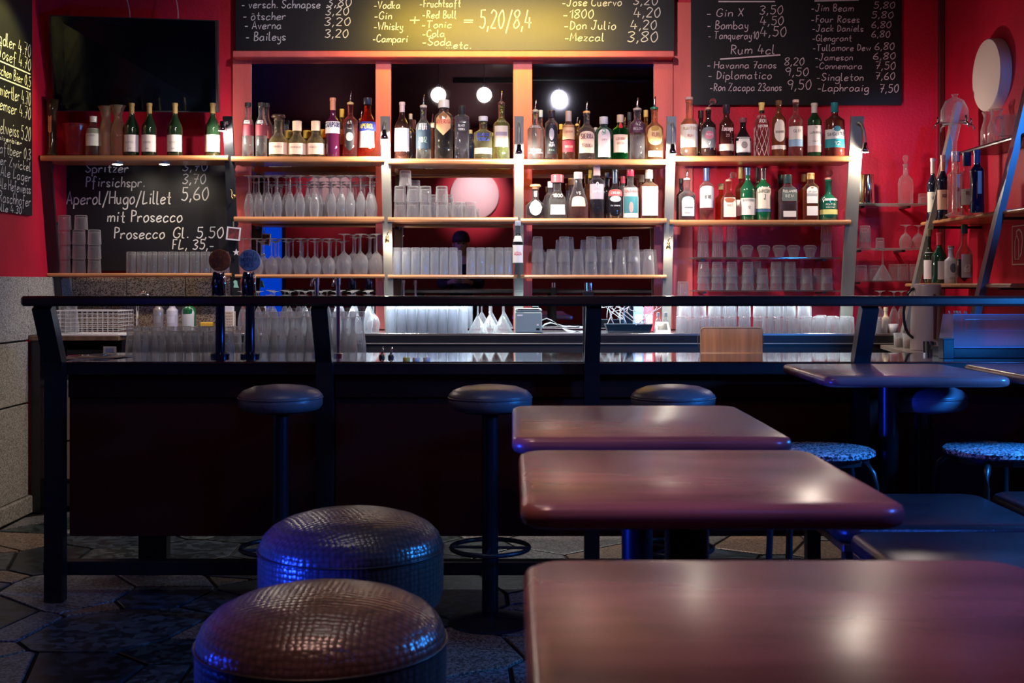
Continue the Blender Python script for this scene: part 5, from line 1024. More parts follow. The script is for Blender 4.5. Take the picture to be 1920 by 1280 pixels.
mb.add(vs, [(j * (n_ + 1) + i, j * (n_ + 1) + i + 1, (j + 1) * (n_ + 1) + i + 1, (j + 1) * (n_ + 1) + i) for j in range(4) for i in range(n_)]).build('sheet', mat('grey_film', (.25, .27, .28), .25), t)
MB().box(-.1, .18, -.09, -.062, 0, .004).build('sheet', WHITEP, t)
t = thing('cable_tray', 'dark blue tray tangled with white cables on the back counter', 'tray', (PX(1178, 6.68), 6.68, BC)); 
dm = mat('dark_blue_plastic', (.012, .03, .05), .25)
MB().add([(-.115, -.05, .002), (.115, -.05, .002), (.115, .06, .002), (-.115, .06, .002), (-.13, -.06, .05), (.13, -.06, .05), (.13, .07, .05), (-.13, .07, .05)], [(3, 2, 1, 0), (0, 1, 5, 4), (1, 2, 6, 5), (2, 3, 7, 6), (3, 0, 4, 7), (4, 5, 6, 7)]).build('body', dm, t)
rnd = random.Random(5)
for k in range(7):
    a = Vector((-.12 + .035 * k, -.055, .052)); pts = [a]
    for i in range(5): pts.append(a + Vector((rnd.uniform(-.02, .07) + i * .012, rnd.uniform(-.02, .03), .02 + .11 * math.sin((i + 1) / 6 * PI) * rnd.uniform(.6, 1.1))))
    pts.append(Vector((rnd.uniform(0, .12), -.062, .03)))
    q = []
    for i in range(len(pts) - 1):
        p0, p1, p2, p3 = pts[max(i - 1, 0)], pts[i], pts[i + 1], pts[min(i + 2, len(pts) - 1)]
        for m_ in range(4): tt = m_ / 4; q.append(.5 * (2 * p1 + (p2 - p0) * tt + (2 * p0 - 5 * p1 + 4 * p2 - p3) * tt * tt + (3 * p1 - p0 - 3 * p2 + p3) * tt ** 3))
    MB().tube(q, .0022, 6).build('cable', WHITEP, t, True)
for px, c_, l in ((1197, (.1, .35, .75), 'blue soft packet behind the cable tray'), (1216, (.65, .05, .08), 'red soft packet behind the cable tray')):
    t = thing('packet', l, 'packet', (PX(px, 6.8), 6.8, BC)); MB().box(-.028, .028, -.012, .012, 0, .145, .006).build('packet_body', paint(c_), t); MB().box(-.02, .02, -.0128, -.0122, .05, .1).build('paper_label', paint(W_), t)
for px in (1234, 1248):
    bottle(px, 5, 585, BC, 6.7, 'tiny clear bottle with grey top %s the card terminal' % ('left behind' if px == 1234 else 'right behind'), CLR, sh=.6, nk=.75, nr=.5, cap=('screw', (.35, .36, .38), .2), labs=[(.1, .4, (.5, .52, .55), 60)], group='tiny bottles behind the terminal')
t = thing('card_terminal', 'white card terminal with dark screen on the back counter', 'card terminal', (PX(1242, 6.64), 6.64, BC))
MB().add([(-.045, -.03, 0), (.045, -.03, 0), (.045, .04, 0), (-.045, .04, 0), (-.04, -.022, .012), (.04, -.022, .012), (.035, .03, .062), (-.035, .03, .062)], [(3, 2, 1, 0), (4, 5, 6, 7), (0, 1, 5, 4), (1, 2, 6, 5), (2, 3, 7, 6), (3, 0, 4, 7)]).build('body', WHITEP, t)
MB().add([(-.028, -.0165, .0185), (.028, -.0165, .0185), (.026, .020, .0535), (-.026, .020, .0535)], [(0, 1, 2, 3)]).build('screen', paint((.05, .08, .09), .15), t)
t = thing('chopping_board', 'upright wooden chopping board at the back edge of the bar', 'chopping board', (PX(1371, 5.285), 5.285, TZc)); hw = 58 / S(5.27); h = PZ(614, 5.27) - TZc
pts = [(-hw, 0), (hw, 0), (hw, h - .014), (hw - .004, h - .004), (hw - .014, h), (-hw + .014, h), (-hw + .004, h - .004), (-hw, h - .014)]
n = len(pts); WD = mat('chopping_wood', (.88, .38, .16), .35, var=.35, vscale=9, stretch=(3.5, 1, .25))
MB().add([(x, -.009, z) for x, z in pts] + [(x, .009, z) for x, z in pts], [tuple(range(n)), tuple(range(2 * n - 1, n - 1, -1))] + [(i, n + i, n + (i + 1) % n, (i + 1) % n) for i in range(n)]).build('board', WD, t)
ed = mat('light_wood_edge', (.80, .48, .22), .35)
MB().tube([(x, -.0085, z) for x, z in pts], .0028, 6, True).build('rounded_edge', ed, t, True)
for s_ in (-1, 1): MB().tube([(s_ * (hw + .001), .012, .02), (s_ * (hw + .010), .014, .045), (s_ * (hw + .008), .014, .075), (s_ * (hw - .002), .012, .095)], .0018, 6).build('wire_handle', STEEL, t, True)
# small things on the bar top
t = thing('menu_sheets', 'menu sheets lying flat at the left end of the bar', 'paper', (PX(165, 4.95), 4.95, TZc)); MB().box(-.09, .10, -.09, .09, .0004, .002).rot(Matrix.Rotation(.35, 4, 'Z')).build('sheet', paint((.30, .20, .16), .5), t); MB().box(-.05, .14, -.02, .12, .0024, .004).rot(Matrix.Rotation(-.2, 4, 'Z')).build('sheet', paint((.40, .33, .32), .5), t)
for k in range(3):
    t = tag(MB().tube([(0, -.08, .006), (.002, 0, .008), (0, .05, .006), (0, .09, .006)], [.003, .002, .006, .004], 6).build('fork', CHROME, smooth=True), '%s fork lying on the menu sheets' % ('left', 'middle', 'right')[k], 'fork', 'forks on the menu sheets'); t.location = (PX(165, 4.95) + .012 * k, 4.95, TZc + .004); t.rotation_euler = (0, 0, -1.0 + .1 * k)
t = thing('place_card', 'small white card standing by the left beer glasses', 'card', (PX(206, 5.2), 5.2, TZc)); MB().box(-.028, .028, -.002, .002, 0, .033, .0008).build('card', WHITEP, t); MB().box(-.018, .018, -.0034, -.0026, .008, .026).build('print', paint((.35, .45, .7)), t)
for i, (px, c_, l) in enumerate(((762, (.75, .62, .10), 'yellow bottle cap on the bar top'), (780, W_, 'white bottle cap on the bar, beside the yellow one'), (800, W_, 'white bottle cap on the bar, farthest from the yellow one'))):
    t = tag(MB().lathe([(.0001, 0), (.014, 0), (.014, .009), (.012, .012), (.0001, .012)], 16).build('crown_cork', paint(c_), smooth=40), l, 'bottle cap', 'caps on the bar top'); t.location = (PX(px, 4.78), 4.78, TZc)
for px, l in ((716, 'speed pourer standing on the bar by the waisted glasses'), (733, 'thin speed pourer beside the thicker one on the bar')):
    t = thing('pourer', l, 'pourer', (PX(px, 4.95), 4.95, TZc), 'pourers on the bar top'); MB().lathe([(.0001, 0), (.012, 0), (.012, .008), (.007, .014), (.0001, .014)], 14).build('stopper', BLACKP, t, 40); MB().tube([(0, 0, .013), (.002, 0, .03), (.006, 0, .046)], [.005, .004, .0025], 8).build('spout', CHROME, t, True)

# ------------------------------------------------------------------ right end of the bar
t = thing('jug', 'pale grey water jug with curved black handle on the side counter', 'jug', (PX(1737, 6.05), 6.05, RCZ)); h = PZ(532, 6.05) - RCZ
MB().lathe([(.0001, 0), (.076, 0), (.079, .006), (.076, h * .5), (.071, h * .97), (.068, h), (.064, h), (.066, h * .9), (.0001, .02)], 36).build('body', mat('grey_enamel', (.42, .33, .34), .35, coat=.2), t, True)
MB().tube([(-.068, -.02, h * .93)] + [(-.072 - .05 * math.sin(a), -.02, h * .56 + h * .36 * math.cos(a)) for a in lin(.2, PI - .2, 9)] + [(-.072, -.02, h * .19)], .0075, 8).build('handle', BLACKP, t, True)
MB().box(.008, .02, -.0795, -.072, h * .18, h * .85, .002).build('gauge_strip', paint((.12, .04, .07), .3), t)
t = thing('steel_beaker', 'polished steel beaker beside the straw jar', 'beaker', (PX(1744, 5.55), 5.55, RCZ)); MB().lathe([(.0001, 0), (.030, 0), (.032, .07), (.030, .07), (.027, .004), (.0001, .004)], 28).build('cup_body', CHROME, t, 40); MB().lathe([(.0001, .0), (.045, .0), (.05, .006), (.034, .007), (.031, .003), (.0001, .003)], 28).build('saucer', CHROME, t, 40)
for px, c_, l, Y in ((1686, (.85, .62, .55), 'pinkish candle glass at the back of the side counter', 6.35), (1703, (.88, .55, .38), 'peach candle glass next to the pinkish one', 6.25)):
    t = thing('candle_glass', l, 'candle', (PX(px, Y), Y, RCZ), 'candle glasses on the side counter'); MB().lathe([(.0001, .002), (.026, 0), (.029, .075), (.0275, .075), (.0245, .004), (.0001, .004)], 22).build('glass_body', GLF, t, True); MB().lathe([(.0001, .005), (.023, .005), (.0255, .05), (.0001, .05)], 20).build('wax', paint(c_, .6), t, True)
t = thing('cream_jug', 'small cream porcelain cup among bottles near the corner', 'cup', (PX(1675, 6.66), 6.66, BC)); MB().lathe([(.0001, 0), (.02, 0), (.028, .05), (.026, .05), (.019, .004), (.0001, .004)], 20).build('cup_body', WHITEP, t, True)
bottle(1661, 7, 575, BC, 6.72, 'cream-coloured slim bottle behind the right rail post', (.80, .62, .38), True, sh=.55, nk=.72, nr=.5, cap=('screw', (.8, .7, .4), .14), group='slim bottles near the corner')
for px, Y in ((1640, 6.75), (1650, 6.83), (1676, 6.78), (1690, 6.85)):
    put('martini' if px in (1640,) else 'flute', PX(px, Y), Y, BC, 'upturned stemware near the corner, %s' % {1640: 'coupe nearest the rail post', 1650: 'flute behind the coupe', 1676: 'flute behind the cream cup', 1690: 'flute behind the candle glasses'}[px], 'stemware on the back counter corner')
jar = thing('straw_jar', 'clear jar holding black-and-white striped straws', 'jar', (PX(1793, 5.5), 5.5, RCZ)); MB().lathe([(.0001, .004), (.04, 0), (.042, .005), (.042, .12), (.040, .12), (.039, .008), (.0001, .008)], 26).build('glass_body', GL, jar, True)
def stripe_mat():
    m, nt, N, L, out = nm('striped_straw'); b = N.new('ShaderNodeBsdfPrincipled'); L.new(b.outputs[0], out.inputs[0]); tc = N.new('ShaderNodeTexCoord'); wv = N.new('ShaderNodeTexWave'); mp = N.new('ShaderNodeMapping')
    wv.inputs['Scale'].default_value = 18; wv.bands_direction = 'DIAGONAL'; L.new(tc.outputs['Object'], mp.inputs[0]); mp.inputs['Scale'].default_value = (2.5, 0, 1); L.new(mp.outputs[0], wv.inputs[0])
    r = N.new('ShaderNodeValToRGB'); r.color_ramp.interpolation = 'CONSTANT'; r.color_ramp.elements[0].color = (.02, .02, .04, 1); r.color_ramp.elements[1].color = (.7, .68, .68, 1); r.color_ramp.elements[1].position = .5
    L.new(wv.outputs[0], r.inputs[0]); L.new(r.outputs[0], b.inputs['Base Color']); return m
SM = stripe_mat(); st0 = None
for i in range(11):
    a = i * 2.4; rr = .004 + .0024 * i
    loc = (PX(1793, 5.5) + rr * math.cos(a), 5.5 + rr * math.sin(a), RCZ + .012)
    if st0 is None: o = st0 = MB().lathe([(.0001, 0), (.0036, 0), (.0036, .20), (.003, .2), (.003, .19), (.0001, .19)], 10).build('drinking_straw', SM, smooth=40)
    else: o = st0.copy(); C.objects.link(o)
    tag(o, 'black-and-white striped paper straw standing in the clear jar', 'straw', 'striped straws in the jar'); o.location = loc; o.rotation_euler = (rr * 3.2 * -math.sin(a), rr * 3.2 * math.cos(a) + .06, 0)
# acrylic display case on the bar
t = thing('display_case', 'blue-lit clear acrylic display case on a black box at right', 'display case', (PX(1870, 4.95), 4.95, TZc))
x0, x1 = PX(1786, 4.9) - PX(1870, 4.95), .28; hb_ = PZ(652, 4.9) - TZc; h = PZ(590, 4.9) - TZc
MB().box(x0 - .01, x1, -.03, .16, 0, hb_ - .001, .003).build('base_box', BLACKP, t)
ac = glass('blue_acrylic', (.70, .72, .92), .8, 1.1, .12)
MB().add([(x0, -.05, hb_), (x1, -.05, hb_), (x1, .12, hb_), (x0, .12, hb_), (x0 + .022, .0, h), (x1, .0, h), (x1, .12, h), (x0 + .022, .12, h)], [(0, 1, 5, 4), (1, 2, 6, 5), (2, 3, 7, 6), (3, 0, 4, 7), (4, 5, 6, 7)]).build('clear_cover', ac, t)
MB().tube([(x0, -.05, hb_ + .002), (x1, -.05, hb_ + .002), (x1, .0, h), (x0 + .022, .0, h)], .0016, 6, True).build('cover_edge', mat('acrylic_edge', (.35, .45, .8), .2), t)
MB().tube([(x0 + .06, -.028, hb_ + .07), (x1 - .02, -.028, hb_ + .07), (x1 - .02, -.012, h - .02), (x0 + .065, -.012, h - .02)], .0010, 5, True).build('inner_panel', mat('acrylic_edge', (.35, .45, .8), .2), t)
t = thing('card_box', 'small black box left of the acrylic display case', 'box', (PX(1774, 4.92), 4.92, TZc)); MB().box(-.022, .022, -.03, .03, 0, PZ(636, 4.9) - TZc, .002).build('box_body', mat('dark_teal_plastic', (.006, .02, .028), .3), t); MB().box(-.0225, .0225, -.0305, .0305, PZ(636, 4.9) - TZc, PZ(634, 4.9) - TZc).build('lid', DSTEEL, t)

# ------------------------------------------------------------------ side ladder shelf on the right wall
def sideX(z): return 2.185 + (z - 1.15) * .235
un = thing('ladder_shelf', 'leaning ladder shelf with steel legs along the right wall', 'shelf unit', (2.15, 6.0, .9))
pm = mat('post_steel_paint', (.20, .22, .26), .28, metal=.75)
for Y, z1, mm in ((5.62, 2.35, pm), (6.55, 2.22, STEEL)):
    zz = [RCZ + .001, 1.2, 1.6, 2.0, z1]
    MB().beam([(sideX(z), Y, z) for z in zz], .085, .03, (.15, 1, 0)).build('post', mm, un, world=True)
    MB().box(sideX(1.56), XR - .003, Y - .015, Y + .015, PZ(531, 6.0) - .03, PZ(531, 6.0) - .0215).build('bracket', DSTEEL, un, world=True)
    MB().box(sideX(1.6), XR - .003, Y - .015, Y + .015, 1.535, 1.548).build('bracket', DSTEEL, un, world=True)
zs = {1: 1.935, 2: 1.578, 3: PZ(531, 6.4)}
for k, (ya, yb) in ((1, (5.35, 6.36)), (2, (5.30, 6.70)), (3, (5.30, 6.72))):
    z = zs[k]; xf = sideX(z) - .005
    pr = [(XR - .004, z), (xf + .008, z), (xf + .001, z - .006), (xf, z - .01), (xf + .001, z - .016), (xf + .008, z - .02), (XR - .004, z - .02)]
    nn = len(pr); MB().add([(p[0], ya, p[1]) for p in pr] + [(p[0], yb, p[1]) for p in pr], [(i, n_ % nn if False else (i + 1) % nn, nn + (i + 1) % nn, nn + i) for i in range(nn)] + [tuple(range(nn - 1, -1, -1)), tuple(range(nn, 2 * nn))]).build('board', SHELFW if k > 1 else DSTEEL, un, world=True)
kw = dict(group='bottles on the side ladder shelf')
bottle(1749, 10.5, 294, zs[2], 6.56, 'dark wine bottle with cream label, first on the ladder shelf', (.01, .012, .03), True, sh=.58, nk=.76, nr=.38, cap=('foil', (.62, .42, .42), .24), labs=[(.14, .46, (.86, .76, .66), 80)], txt=[('WEIN', .34, .05, .5, (.2, .25, .35))], **kw)
bottle(1768, 11, 288, zs[2], 6.42, 'dark wine bottle with orange capsule and peach label', (.01, .012, .03), True, sh=.60, nk=.77, nr=.36, cap=('foil', (.72, .30, .20), .25), labs=[(.15, .46, (.80, .48, .34), 80)], txt=[('ROT', .34, .05, .4, (.25, .1, .1))], **kw)
bottle(1792, 12.5, 282, zs[2], 6.22, 'tall clear square bottle with pink side label', (.92, .70, .70), liq=(.85, .4, .4), fill=.5, sh=.66, nk=.72, nr=.52, sq=6, cap=('screw', (.66, .55, .66), .14), labs=[(.14, .66, (.82, .58, .58), 30)], txt=[('GIN', .4, .05, .3, (.6, .05, .08))], **kw)
bottle(1813, 13, 284, zs[2], 6.00, 'clear bottle with ornate label and dark blue cap', (.85, .65, .68), liq=(.75, .3, .3), fill=.4, sh=.62, nk=.74, nr=.50, cap=('screw', (.02, .03, .10), .2), labs=[(.16, .42, (.80, .66, .60), 70)], txt=[('RUM', .32, .06, .5, (.4, .1, .1))], **kw)
bottle(1832, 13, 278, zs[2], 5.82, 'dark blue bottle nearest the blue-lit ladder post', (.006, .012, .05), True, sh=.66, nk=.78, nr=.40, cap=('foil', (.05, .10, .32), .2), labs=[(.3, .66, (.55, .65, .72), 16)], **kw)
bottle(1742, 11, 428, zs[3], 6.50, 'dark bottle with pink-white label at left on lower ladder shelf', (.02, .03, .02), True, sh=.50, nk=.68, nr=.36, cap=('screw', (.2, .16, .1), .12), labs=[(.08, .58, (.82, .72, .76), 76)], **kw)
bottle(1761, 14, 434, zs[3], 6.30, 'dark green bottle with red wax neck on lower ladder shelf', (.008, .05, .03), True, sh=.52, nk=.74, nr=.34, cap=('foil', (.70, .05, .08), .24), labs=[(.08, .44, (.60, .56, .58), 30)], **kw)
bottle(1783, 12, 462, zs[3], 6.12, 'white stoneware bottle with dark star emblem', (.66, .58, .58), True, sh=.62, nk=.76, nr=.40, cap=('cork', (.3, .18, .1), 0), labs=[(.30, .56, (.10, .14, .18), 28, 'oval')], txt=[('GIN', .12, .05, .5, (.2, .2, .25))], **kw)
bottle(1808, 15, 419, zs[3], 5.98, 'clear round-shouldered bottle with half its red-brown spirit left', (.80, .52, .50), liq=(.10, .03, .03), fill=.42, sh=.48, nk=.70, nr=.34, cap=('screw', (.03, .04, .03), .14), labs=[(.10, .50, (.55, .42, .45), 40)], txt=[('63', .2, .12, .3, W_)], **kw)
# absinthe fountain with taps
t = thing('drink_fountain', 'glass drink fountain with dome and little taps, right corner', 'fountain', (2.235, 6.06, zs[2]))
h = PZ(232, 6.06) - zs[2]; hd = PZ(176, 6.06) - zs[2]
MB().lathe([(.0001, 0), (.045, 0), (.045, .006), (.012, .02), (.011, h * .5), (.017, h * .53), (.010, h * .56), (.012, h * .8), (.03, h * .98), (.0001, h)], 24).build('stem', GL, t, True)
MB().lathe([(.0001, h + .001), (.055, h + .001), (.068, h + .02), (.066, h + .07), (.045, hd - .035), (.012, hd - .018), (.012, hd - .01), (.018, hd - .003), (.0001, hd)], 28).build('dome', GL, t, True)
for k in range(4):
    a = PI + .25 + k * PI / 2; c_, s_ = math.cos(a), math.sin(a)
    MB().tube([(.05 * c_, .05 * s_, h + .006), (.10 * c_, .10 * s_, h), (.112 * c_, .112 * s_, h - .012), (.113 * c_, .113 * s_, h - .03)], [.007, .005, .005, .003], 8).build('tap', CHROME, t, True)
    MB().tube([(.095 * c_, .095 * s_, h), (.095 * c_, .095 * s_, h + .03)], [.004, .006], 8).build('tap_knob', CHROME, t, True)
def carafe2(px, Y, ytop, r, label, key='glass_carafe'):
    t = thing(key, label, 'carafe', (PX(px, Y), Y, zs[1]), 'glassware on top of the ladder shelf'); h = PZ(ytop, Y) - zs[1]
    MB().lathe([(.0001, .004), (r, 0), (r, h * .5), (r * .62, h * .75), (r * .55, h * .85), (r * .85, h), (r * .8, h), (r * .5, h * .85), (r * .57, h * .75), (r - .003, h * .5), (.0001, .008)], 26).build('glass_body', GL, t, True)
carafe2(1852, 6.22, 210, .035, 'slim glass carafe first on top of the ladder shelf'); carafe2(1868, 6.07, 205, .042, 'wide-mouthed glass carafe against the white disc')
t = thing('glass_mug', 'ribbed glass beer mug by the blue-lit ladder post', 'mug', (PX(1893, 5.8), 5.8, zs[1])); h = PZ(215, 5.8) - zs[1]
MB().lathe([(.0001, .006), (.038, 0), (.04, h), (.036, h), (.034, .015), (.0001, .015)], 24, flute=.06).build('glass_body', GL, t, 30)
MB().tube([(-.038, -.006, h * .88), (-.07, -.012, h * .85), (-.078, -.014, h * .5), (-.07, -.012, h * .18), (-.038, -.006, h * .14)], .007, 8).build('handle', GL, t, True)

# white disc and fire sign on the right wall
t = thing('wall_disc', 'large round plaster-white disc mounted on the right wall', 'wall disc', (XR, 6.33, 2.335))
MB().lathe([(.0001, -.001), (.19, -.001), (.19, -.055), (.186, -.06), (.0001, -.06)], 48).rot(Matrix.Rotation(PI / 2, 4, 'Y')).build('disc', PLASTER, t, 40)
t = thing('fire_sign', 'red square fire extinguisher sign with white outline on right wall', 'sign', (XR, 6.03, 1.43))
MB().box(-.006, -.001, -.10, .10, -.105, .105).build('plate', paint((.42, .01, .03), .5), t)
mb = MB(); f = lambda u, v: (-.0075, -u, v)
def poly2(mb, pts, wd, cl=False):
    pts = [Vector(p) for p in pts]; n = len(pts); vs = []
    for i, p in enumerate(pts):
        tt = (pts[(i + 1) % n] - pts[i - 1]) if cl else (pts[min(i + 1, n - 1)] - pts[max(i - 1, 0)]); tt.normalize(); nn_ = Vector((-tt.y, tt.x)) * wd / 2
        vs += [f(*(p + nn_)), f(*(p - nn_))]
    fs = [(2 * i, 2 * i + 1, 2 * i + 3, 2 * i + 2) for i in range(n - 1)]
    if cl: fs.append((2 * n - 2, 2 * n - 1, 1, 0))
    mb.add(vs, fs)
poly2(mb, [(-.092, -.097), (.092, -.097), (.092, .097), (-.092, .097)], .008, True); mb.build('outline', paint((.75, .68, .68), .5), t)
mb = MB(); poly2(mb, [(-.06, -.07), (-.015, -.07), (-.015, .02), (-.03, .045), (-.045, .045), (-.06, .02)], .007, True); poly2(mb, [(-.038, .045), (-.04, .07), (-.01, .08), (.02, .06), (.03, .02), (.015, -.04), (.0, -.06)], .010); mb.build('extinguisher_symbol', paint((.75, .68, .68), .5), t)

# ------------------------------------------------------------------ small ornaments on the shelf posts
t = thing('picture_frame', 'little tilted white picture frame on the left steel post', 'picture frame', (PX(438, 6.68), 6.68, PZ(438, 6.68)))
a = 13 / S(6.68)
fm = MB()
for x0, x1, z0, z1 in ((-a, a, a * .75, a * .95), (-a, a, -a * .95, -a * .75), (-a, -a * .8, -a * .75, a * .75), (a * .8, a, -a * .75, a * .75)): fm.box(x0, x1, -.006, .0, z0, z1)
fm.rot(Matrix.Rotation(.1, 4, 'Y')).build('frame', WHITEP, t); MB().box(-a * .79, a * .79, -.003, -.001, -a * .74, a * .74).rot(Matrix.Rotation(.1, 4, 'Y')).build('photo', mat('photo_print', (.30, .05, .05), .4, var=.8, vscale=40, col2=(.02, .03, .04)), t)
MB().box(-.003, .003, -.004, .0, a, a + .03).build('hanger', STEEL, t)
def flat_orn(name, label, cat, px, py, shp, col, Y=6.66):
    n = len(shp); o = MB().add([(x, -.002, z) for x, z in shp] + [(x, .001, z) for x, z in shp], [tuple(range(n)), tuple(range(2 * n - 1, n - 1, -1))] + [(i, n + i, n + (i + 1) % n, (i + 1) % n) for i in range(n)]).build(name, paint(col, .4)); o.location = P(px, py, Y); tag(o, label, cat)
flat_orn('star_sticker', 'small white star sticker low on the left steel post', 'sticker', 443, 473, [((.020 if i % 2 == 0 else .008) * math.sin(i * PI / 5), (.020 if i % 2 == 0 else .008) * math.cos(i * PI / 5)) for i in range(10)], (.8, .8, .8), 6.72)
flat_orn('ghost_sticker', 'mint green sticker low on the left steel post', 'sticker', 442, 532, [(-.012, -.02), (.018, -.022), (.010, -.004), (.008, .016), (-.004, .022), (-.014, .012), (-.008, 0)], (.30, .65, .50), 6.74)
t = thing('saxophone_ornament', 'tiny brass saxophone ornament on the left steel post', 'ornament', P(434, 365, 6.64)); MB().tube([(-.004, 0, .03), (.003, 0, .018), (.001, 0, -.012), (.007, 0, -.022), (.016, 0, -.012), (.018, 0, .0)], [.002, .0025, .004, .005, .006, .008], 8).build('horn', BRASS, t, True); MB().tube([(-.004, 0, .03), (-.012, 0, .027)], [.002, .0016], 6).build('mouthpiece', BLACKP, t, True)
for px, py, l in ((726, 448, 'small brass lamp on the post by the middle mirror'), (1253, 460, 'small brass lamp on the post by the right mirror')):
    t = thing('brass_lamp', l, 'lamp', P(px, py, 6.69), 'small brass lamps'); MB().lathe([(.0001, .02), (.008, .018), (.011, 0), (.014, -.022), (.012, -.022), (.0001, .0)], 16).build('shade', BRASS, t, True); MB().tube([(0, 0, .018), (.0, .0, .03), (.012, 0, .045), (.022, .01, .05)], .0028, 6).build('gooseneck', BRASS, t, True)
    light('added_shelf_light', 'POINT', (PX(px, 6.69), 6.68, PZ(py, 6.69) - .05), 2.2, (1, .86, .70), .012)  # light added at the unlit brass lamps to brighten the glasses
# hooks hanging under the lowest shelf of the whisky bay
for px in (1323, 1428, 1507):
    t = tag(MB().tube([(.006 * math.sin(a) + .0, 0, .008 * math.cos(a) - .0) for a in lin(-.5, 4.2, 12)] + [(-.002, 0, .03)], .0022, 6).build('hook', BLACKP, smooth=True), {1323: 'black hook hanging above the chopping board', 1428: 'black hook hanging right above the crystal glasses', 1507: 'black hook hanging near the right rail post'}[px], 'hook', 'black hooks under the glass shelf'); t.location = (PX(px, 6.83), 6.83, PZ(566, 6.83) - .012)

# ------------------------------------------------------------------ the room behind the camera, seen in the mirrors
t = None
for i, X in enumerate((PX(822, 10.94), PX(908, 10.94))):
    t = thing('globe_lamp', 'glowing globe pendant, %s of the pair mirrored behind the bottles' % ('left' if i == 0 else 'right'), 'lamp', (X, 3.24, PZ(178, 10.94)), 'globe pendants over the tables')
    MB().sphere((0, 0, 0), .064, 24, 14).build('globe', emitter('globe_glow', (1, .86, .78), 42), t, True)
    MB().lathe([(.0001, .09), (.02, .09), (.022, .063), (.0001, .063)], 16).build('fitting', BLACKP, t, 40); MB().tube([(0, 0, .09), (0, 0, CEIL - PZ(178, 10.94))], .003, 6).build('cord', BLACKP, t)
t = thing('stage_light', 'round white stage light on the ceiling bar, mirrored at right', 'stage light', (PX(1048, 12.18), 2.0, PZ(182, 12.18)))
MB().lathe([(.0001, -.12), (.05, -.12), (.06, -.02), (.085, .03), (.08, .03), (.05, .0), (.0001, .0)], 24).rot(Matrix.Rotation(-PI / 2 - .25, 4, 'X') @ Matrix.Rotation(.0, 4, 'Y')).build('housing', BLACKP, t, 40)
MB().lathe([(.0001, .012), (.058, .012)], 24).rot(Matrix.Rotation(-PI / 2 - .25, 4, 'X')).build('lens', emitter('stage_lens', (.85, .80, 1), 36), t)
MB().tube([(0, -.02, .05), (0, -.02, 3.30 - PZ(182, 12.18))], .008, 8).build('yoke', BLACKP, t)
tag(MB().tube([(-.6, 1.98, 3.30), (2.2, 1.98, 3.30)], .03, 12).build('lighting_bar', BLACKP, smooth=True), 'black ceiling bar that carries the stage light', 'lighting bar')
for x in (-.5, 2.1): pass

DR = 16.69
for i, (px, l) in enumerate(((620, 'round pale disc on the rear wall, left one in the mirrors'), (890, 'round disc with bright hot spot on the rear wall'))):
    X, Z = PX(px, DR + .1), PZ(366, DR + .1)
    t = thing('rear_wall_disc', l, 'wall disc', (X, REAR_Y, Z), 'discs on the rear wall'); MB().lathe([(.0001, .001), (.34, .001), (.34, .05), (.33, .055), (.0001, .055)], 48).rot(Matrix.Rotation(-PI / 2, 4, 'X')).build('disc', mat('disc_paint', (.75, .55, .58), .6), t, 40)
    light('disc_spot', 'SPOT', (X + .2, REAR_Y + 1.3, Z + .5), 40 if i == 0 else 150, (1, .72, .70), .04, (X, REAR_Y, Z - .02), 60 if i == 0 else 46, 1)
xa, xb = PX(477, DR), PX(527, DR)
wn = tag(MB().box(xa, xb, REAR_Y + .001, REAR_Y + .02, PZ(600, DR), PZ(415, DR)).build('window_1', emitter('blue_window_glow', (.0, .045, .55), 1.0)), kind='structure')
fw = MB().box(xa - .05, xa - .001, REAR_Y + .001, REAR_Y + .05, PZ(600, DR), PZ(405, DR)); fw.build('window_frame', DKRED, wn)
MB().box(xb + .001, xb + .05, REAR_Y + .001, REAR_Y + .05, PZ(600, DR), PZ(405, DR)).build('window_frame', DKRED, wn)
light('blue_uplight', 'SPOT', (2.0, 2.0, 1.9), 40, (.02, .12, 1), .1, (1.2, 3.2, 3.4), 70)

# ------------------------------------------------------------------ guest standing behind the camera, mirrored between the straight glasses
def skin(name, verts, edges, radii, m_, parent, levels=1, root=0):
    me = D.meshes.new(name); me.from_pydata(verts, edges, []); me.materials.append(m_)
    o = D.objects.new(name, me); C.objects.link(o); o.parent = parent
    md = o.modifiers.new('skin', 'SKIN'); md.use_smooth_shade = True
    for i, r in enumerate(radii): me.skin_vertices[0].data[i].radius = (r, r) if not isinstance(r, tuple) else r
    me.skin_vertices[0].data[root].use_root = True
    sb = o.modifiers.new('smooth', 'SUBSURF'); sb.levels = levels; sb.render_levels = levels
    return o
pr = thing('person', 'person with dark cap and clothes holding a phone, mirrored among straight glasses', 'person', (-.62, -.45, 0))
SK = mat('skin', (.55, .33, .25), .5); CL = mat('dark_cloth', (.015, .015, .025), .8)
V = [(0, 0, .98), (0, 0, 1.15), (0, 0, 1.38), (0, 0, 1.50), (0, .01, 1.57), (0, .03, 1.64), (0, .035, 1.73), (0, .03, 1.80),
     (.19, 0, 1.46), (.24, .06, 1.20), (.10, .30, 1.25), (-.19, 0, 1.46), (-.24, .06, 1.20), (-.10, .30, 1.25),
     (.10, 0, .92), (.11, .02, .50), (.12, -.01, .08), (.13, .14, .04), (-.10, 0, .92), (-.11, .02, .50), (-.12, -.01, .08), (-.13, .14, .04)]
E = [(0, 1), (1, 2), (2, 3), (3, 4), (4, 5), (5, 6), (6, 7), (3, 8), (8, 9), (9, 10), (3, 11), (11, 12), (12, 13), (0, 14), (14, 15), (15, 16), (16, 17), (0, 18), (18, 19), (19, 20), (20, 21)]
rad = [.15, .13, .16, .09, .055, .075, .098, .06, .06, .045, .028, .06, .045, .028, .085, .06, .042, .035, .085, .06, .042, .035]
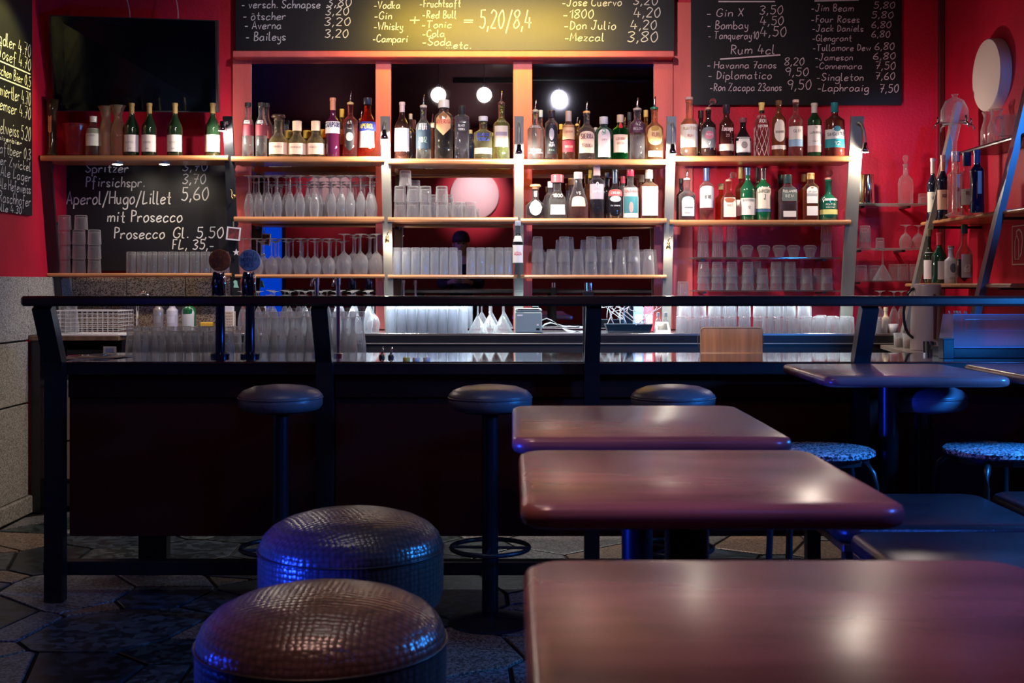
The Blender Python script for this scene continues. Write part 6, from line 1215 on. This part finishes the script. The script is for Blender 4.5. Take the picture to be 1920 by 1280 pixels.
# fingers, each a chain rooted in the palm, curled round the phone
for s_, w_ in ((1, 10), (-1, 13)):
    V.append((s_ * .075, .34, 1.27)); rad.append(.027); E.append((w_, len(V) - 1)); palm = len(V) - 1
    for k, L_ in enumerate((.040, .046, .043, .034)):
        a = (s_ * .066, .355, 1.30 - k * .020); b = (s_ * .052, .372, 1.302 - k * .020); c = (s_ * (.052 - L_ * .6), .372, 1.302 - k * .020)
        n = len(V); V += [a, b, c]; rad += [.010, .009, .008]; E += [(palm, n), (n, n + 1), (n + 1, n + 2)]
    n = len(V); V += [(s_ * .062, .335, 1.315), (s_ * .050, .338, 1.335)]; rad += [.011, .009]; E += [(palm, n), (n, n + 1)]
skin('body', V, E, rad, SK, pr, 2)
skin('nose', [(0, .115, 1.70), (0, .138, 1.675), (0, .12, 1.665)], [(0, 1), (1, 2)], [.008, .012, .009], SK, pr)
for s_ in (-1, 1):
    skin('ear', [(s_ * .092, .03, 1.72), (s_ * .10, .02, 1.70), (s_ * .092, .03, 1.675)], [(0, 1), (1, 2)], [.010, .013, .009], SK, pr)
    MB().sphere((s_ * .032, .118, 1.715), .010, 10, 6).build('eye', paint((.05, .04, .04), .2), pr, True)
MB().box(-.022, .022, .118, .124, 1.640, 1.646, .002).build('mouth', paint((.30, .10, .09), .5), pr)
skin('jacket', [v for v in V[:14] if v[2] < 1.55][:3] + [(0, 0, 1.47), (.19, 0, 1.45), (.24, .06, 1.20), (.12, .26, 1.24), (-.19, 0, 1.45), (-.24, .06, 1.20), (-.12, .26, 1.24)], [(0, 1), (1, 2), (2, 3), (3, 4), (4, 5), (5, 6), (3, 7), (7, 8), (8, 9)],
     [.175, .155, .185, .12, .082, .064, .048, .082, .064, .048], CL, pr, 2)
skin('trousers', [(0, 0, 1.0), (.10, 0, .92), (.11, .02, .50), (.12, -.01, .12), (-.10, 0, .92), (-.11, .02, .50), (-.12, -.01, .12)], [(0, 1), (1, 2), (2, 3), (0, 4), (4, 5), (5, 6)], [.165, .10, .08, .062, .10, .08, .062], CL, pr, 2)
MB().lathe([(.108, 1.735), (.112, 1.75), (.105, 1.80), (.08, 1.85), (.04, 1.872), (.0001, 1.878)], 24, (0, .025, 0)).box(-.07, .07, .12, .20, 1.742, 1.75, .003).build('cap', paint((.03, .01, .02), .7), pr, 40)
ph = thing('phone', 'dark phone held up by the mirrored person', 'phone', (-.62, -.45 + .358, 1.235)); MB().box(-.038, .038, -.004, .004, 0, .13, .003).build('casing', BLACKP, ph); MB().box(-.034, .034, -.0056, -.0046, .01, .12).build('screen', emitter('phone_glow', (.25, .25, .8), .8), ph)
light('violet_room_light', 'SPOT', (-2.4, .6, 2.6), 50, (.25, .15, 1), .08, (-.62, -.3, 1.4), 40)
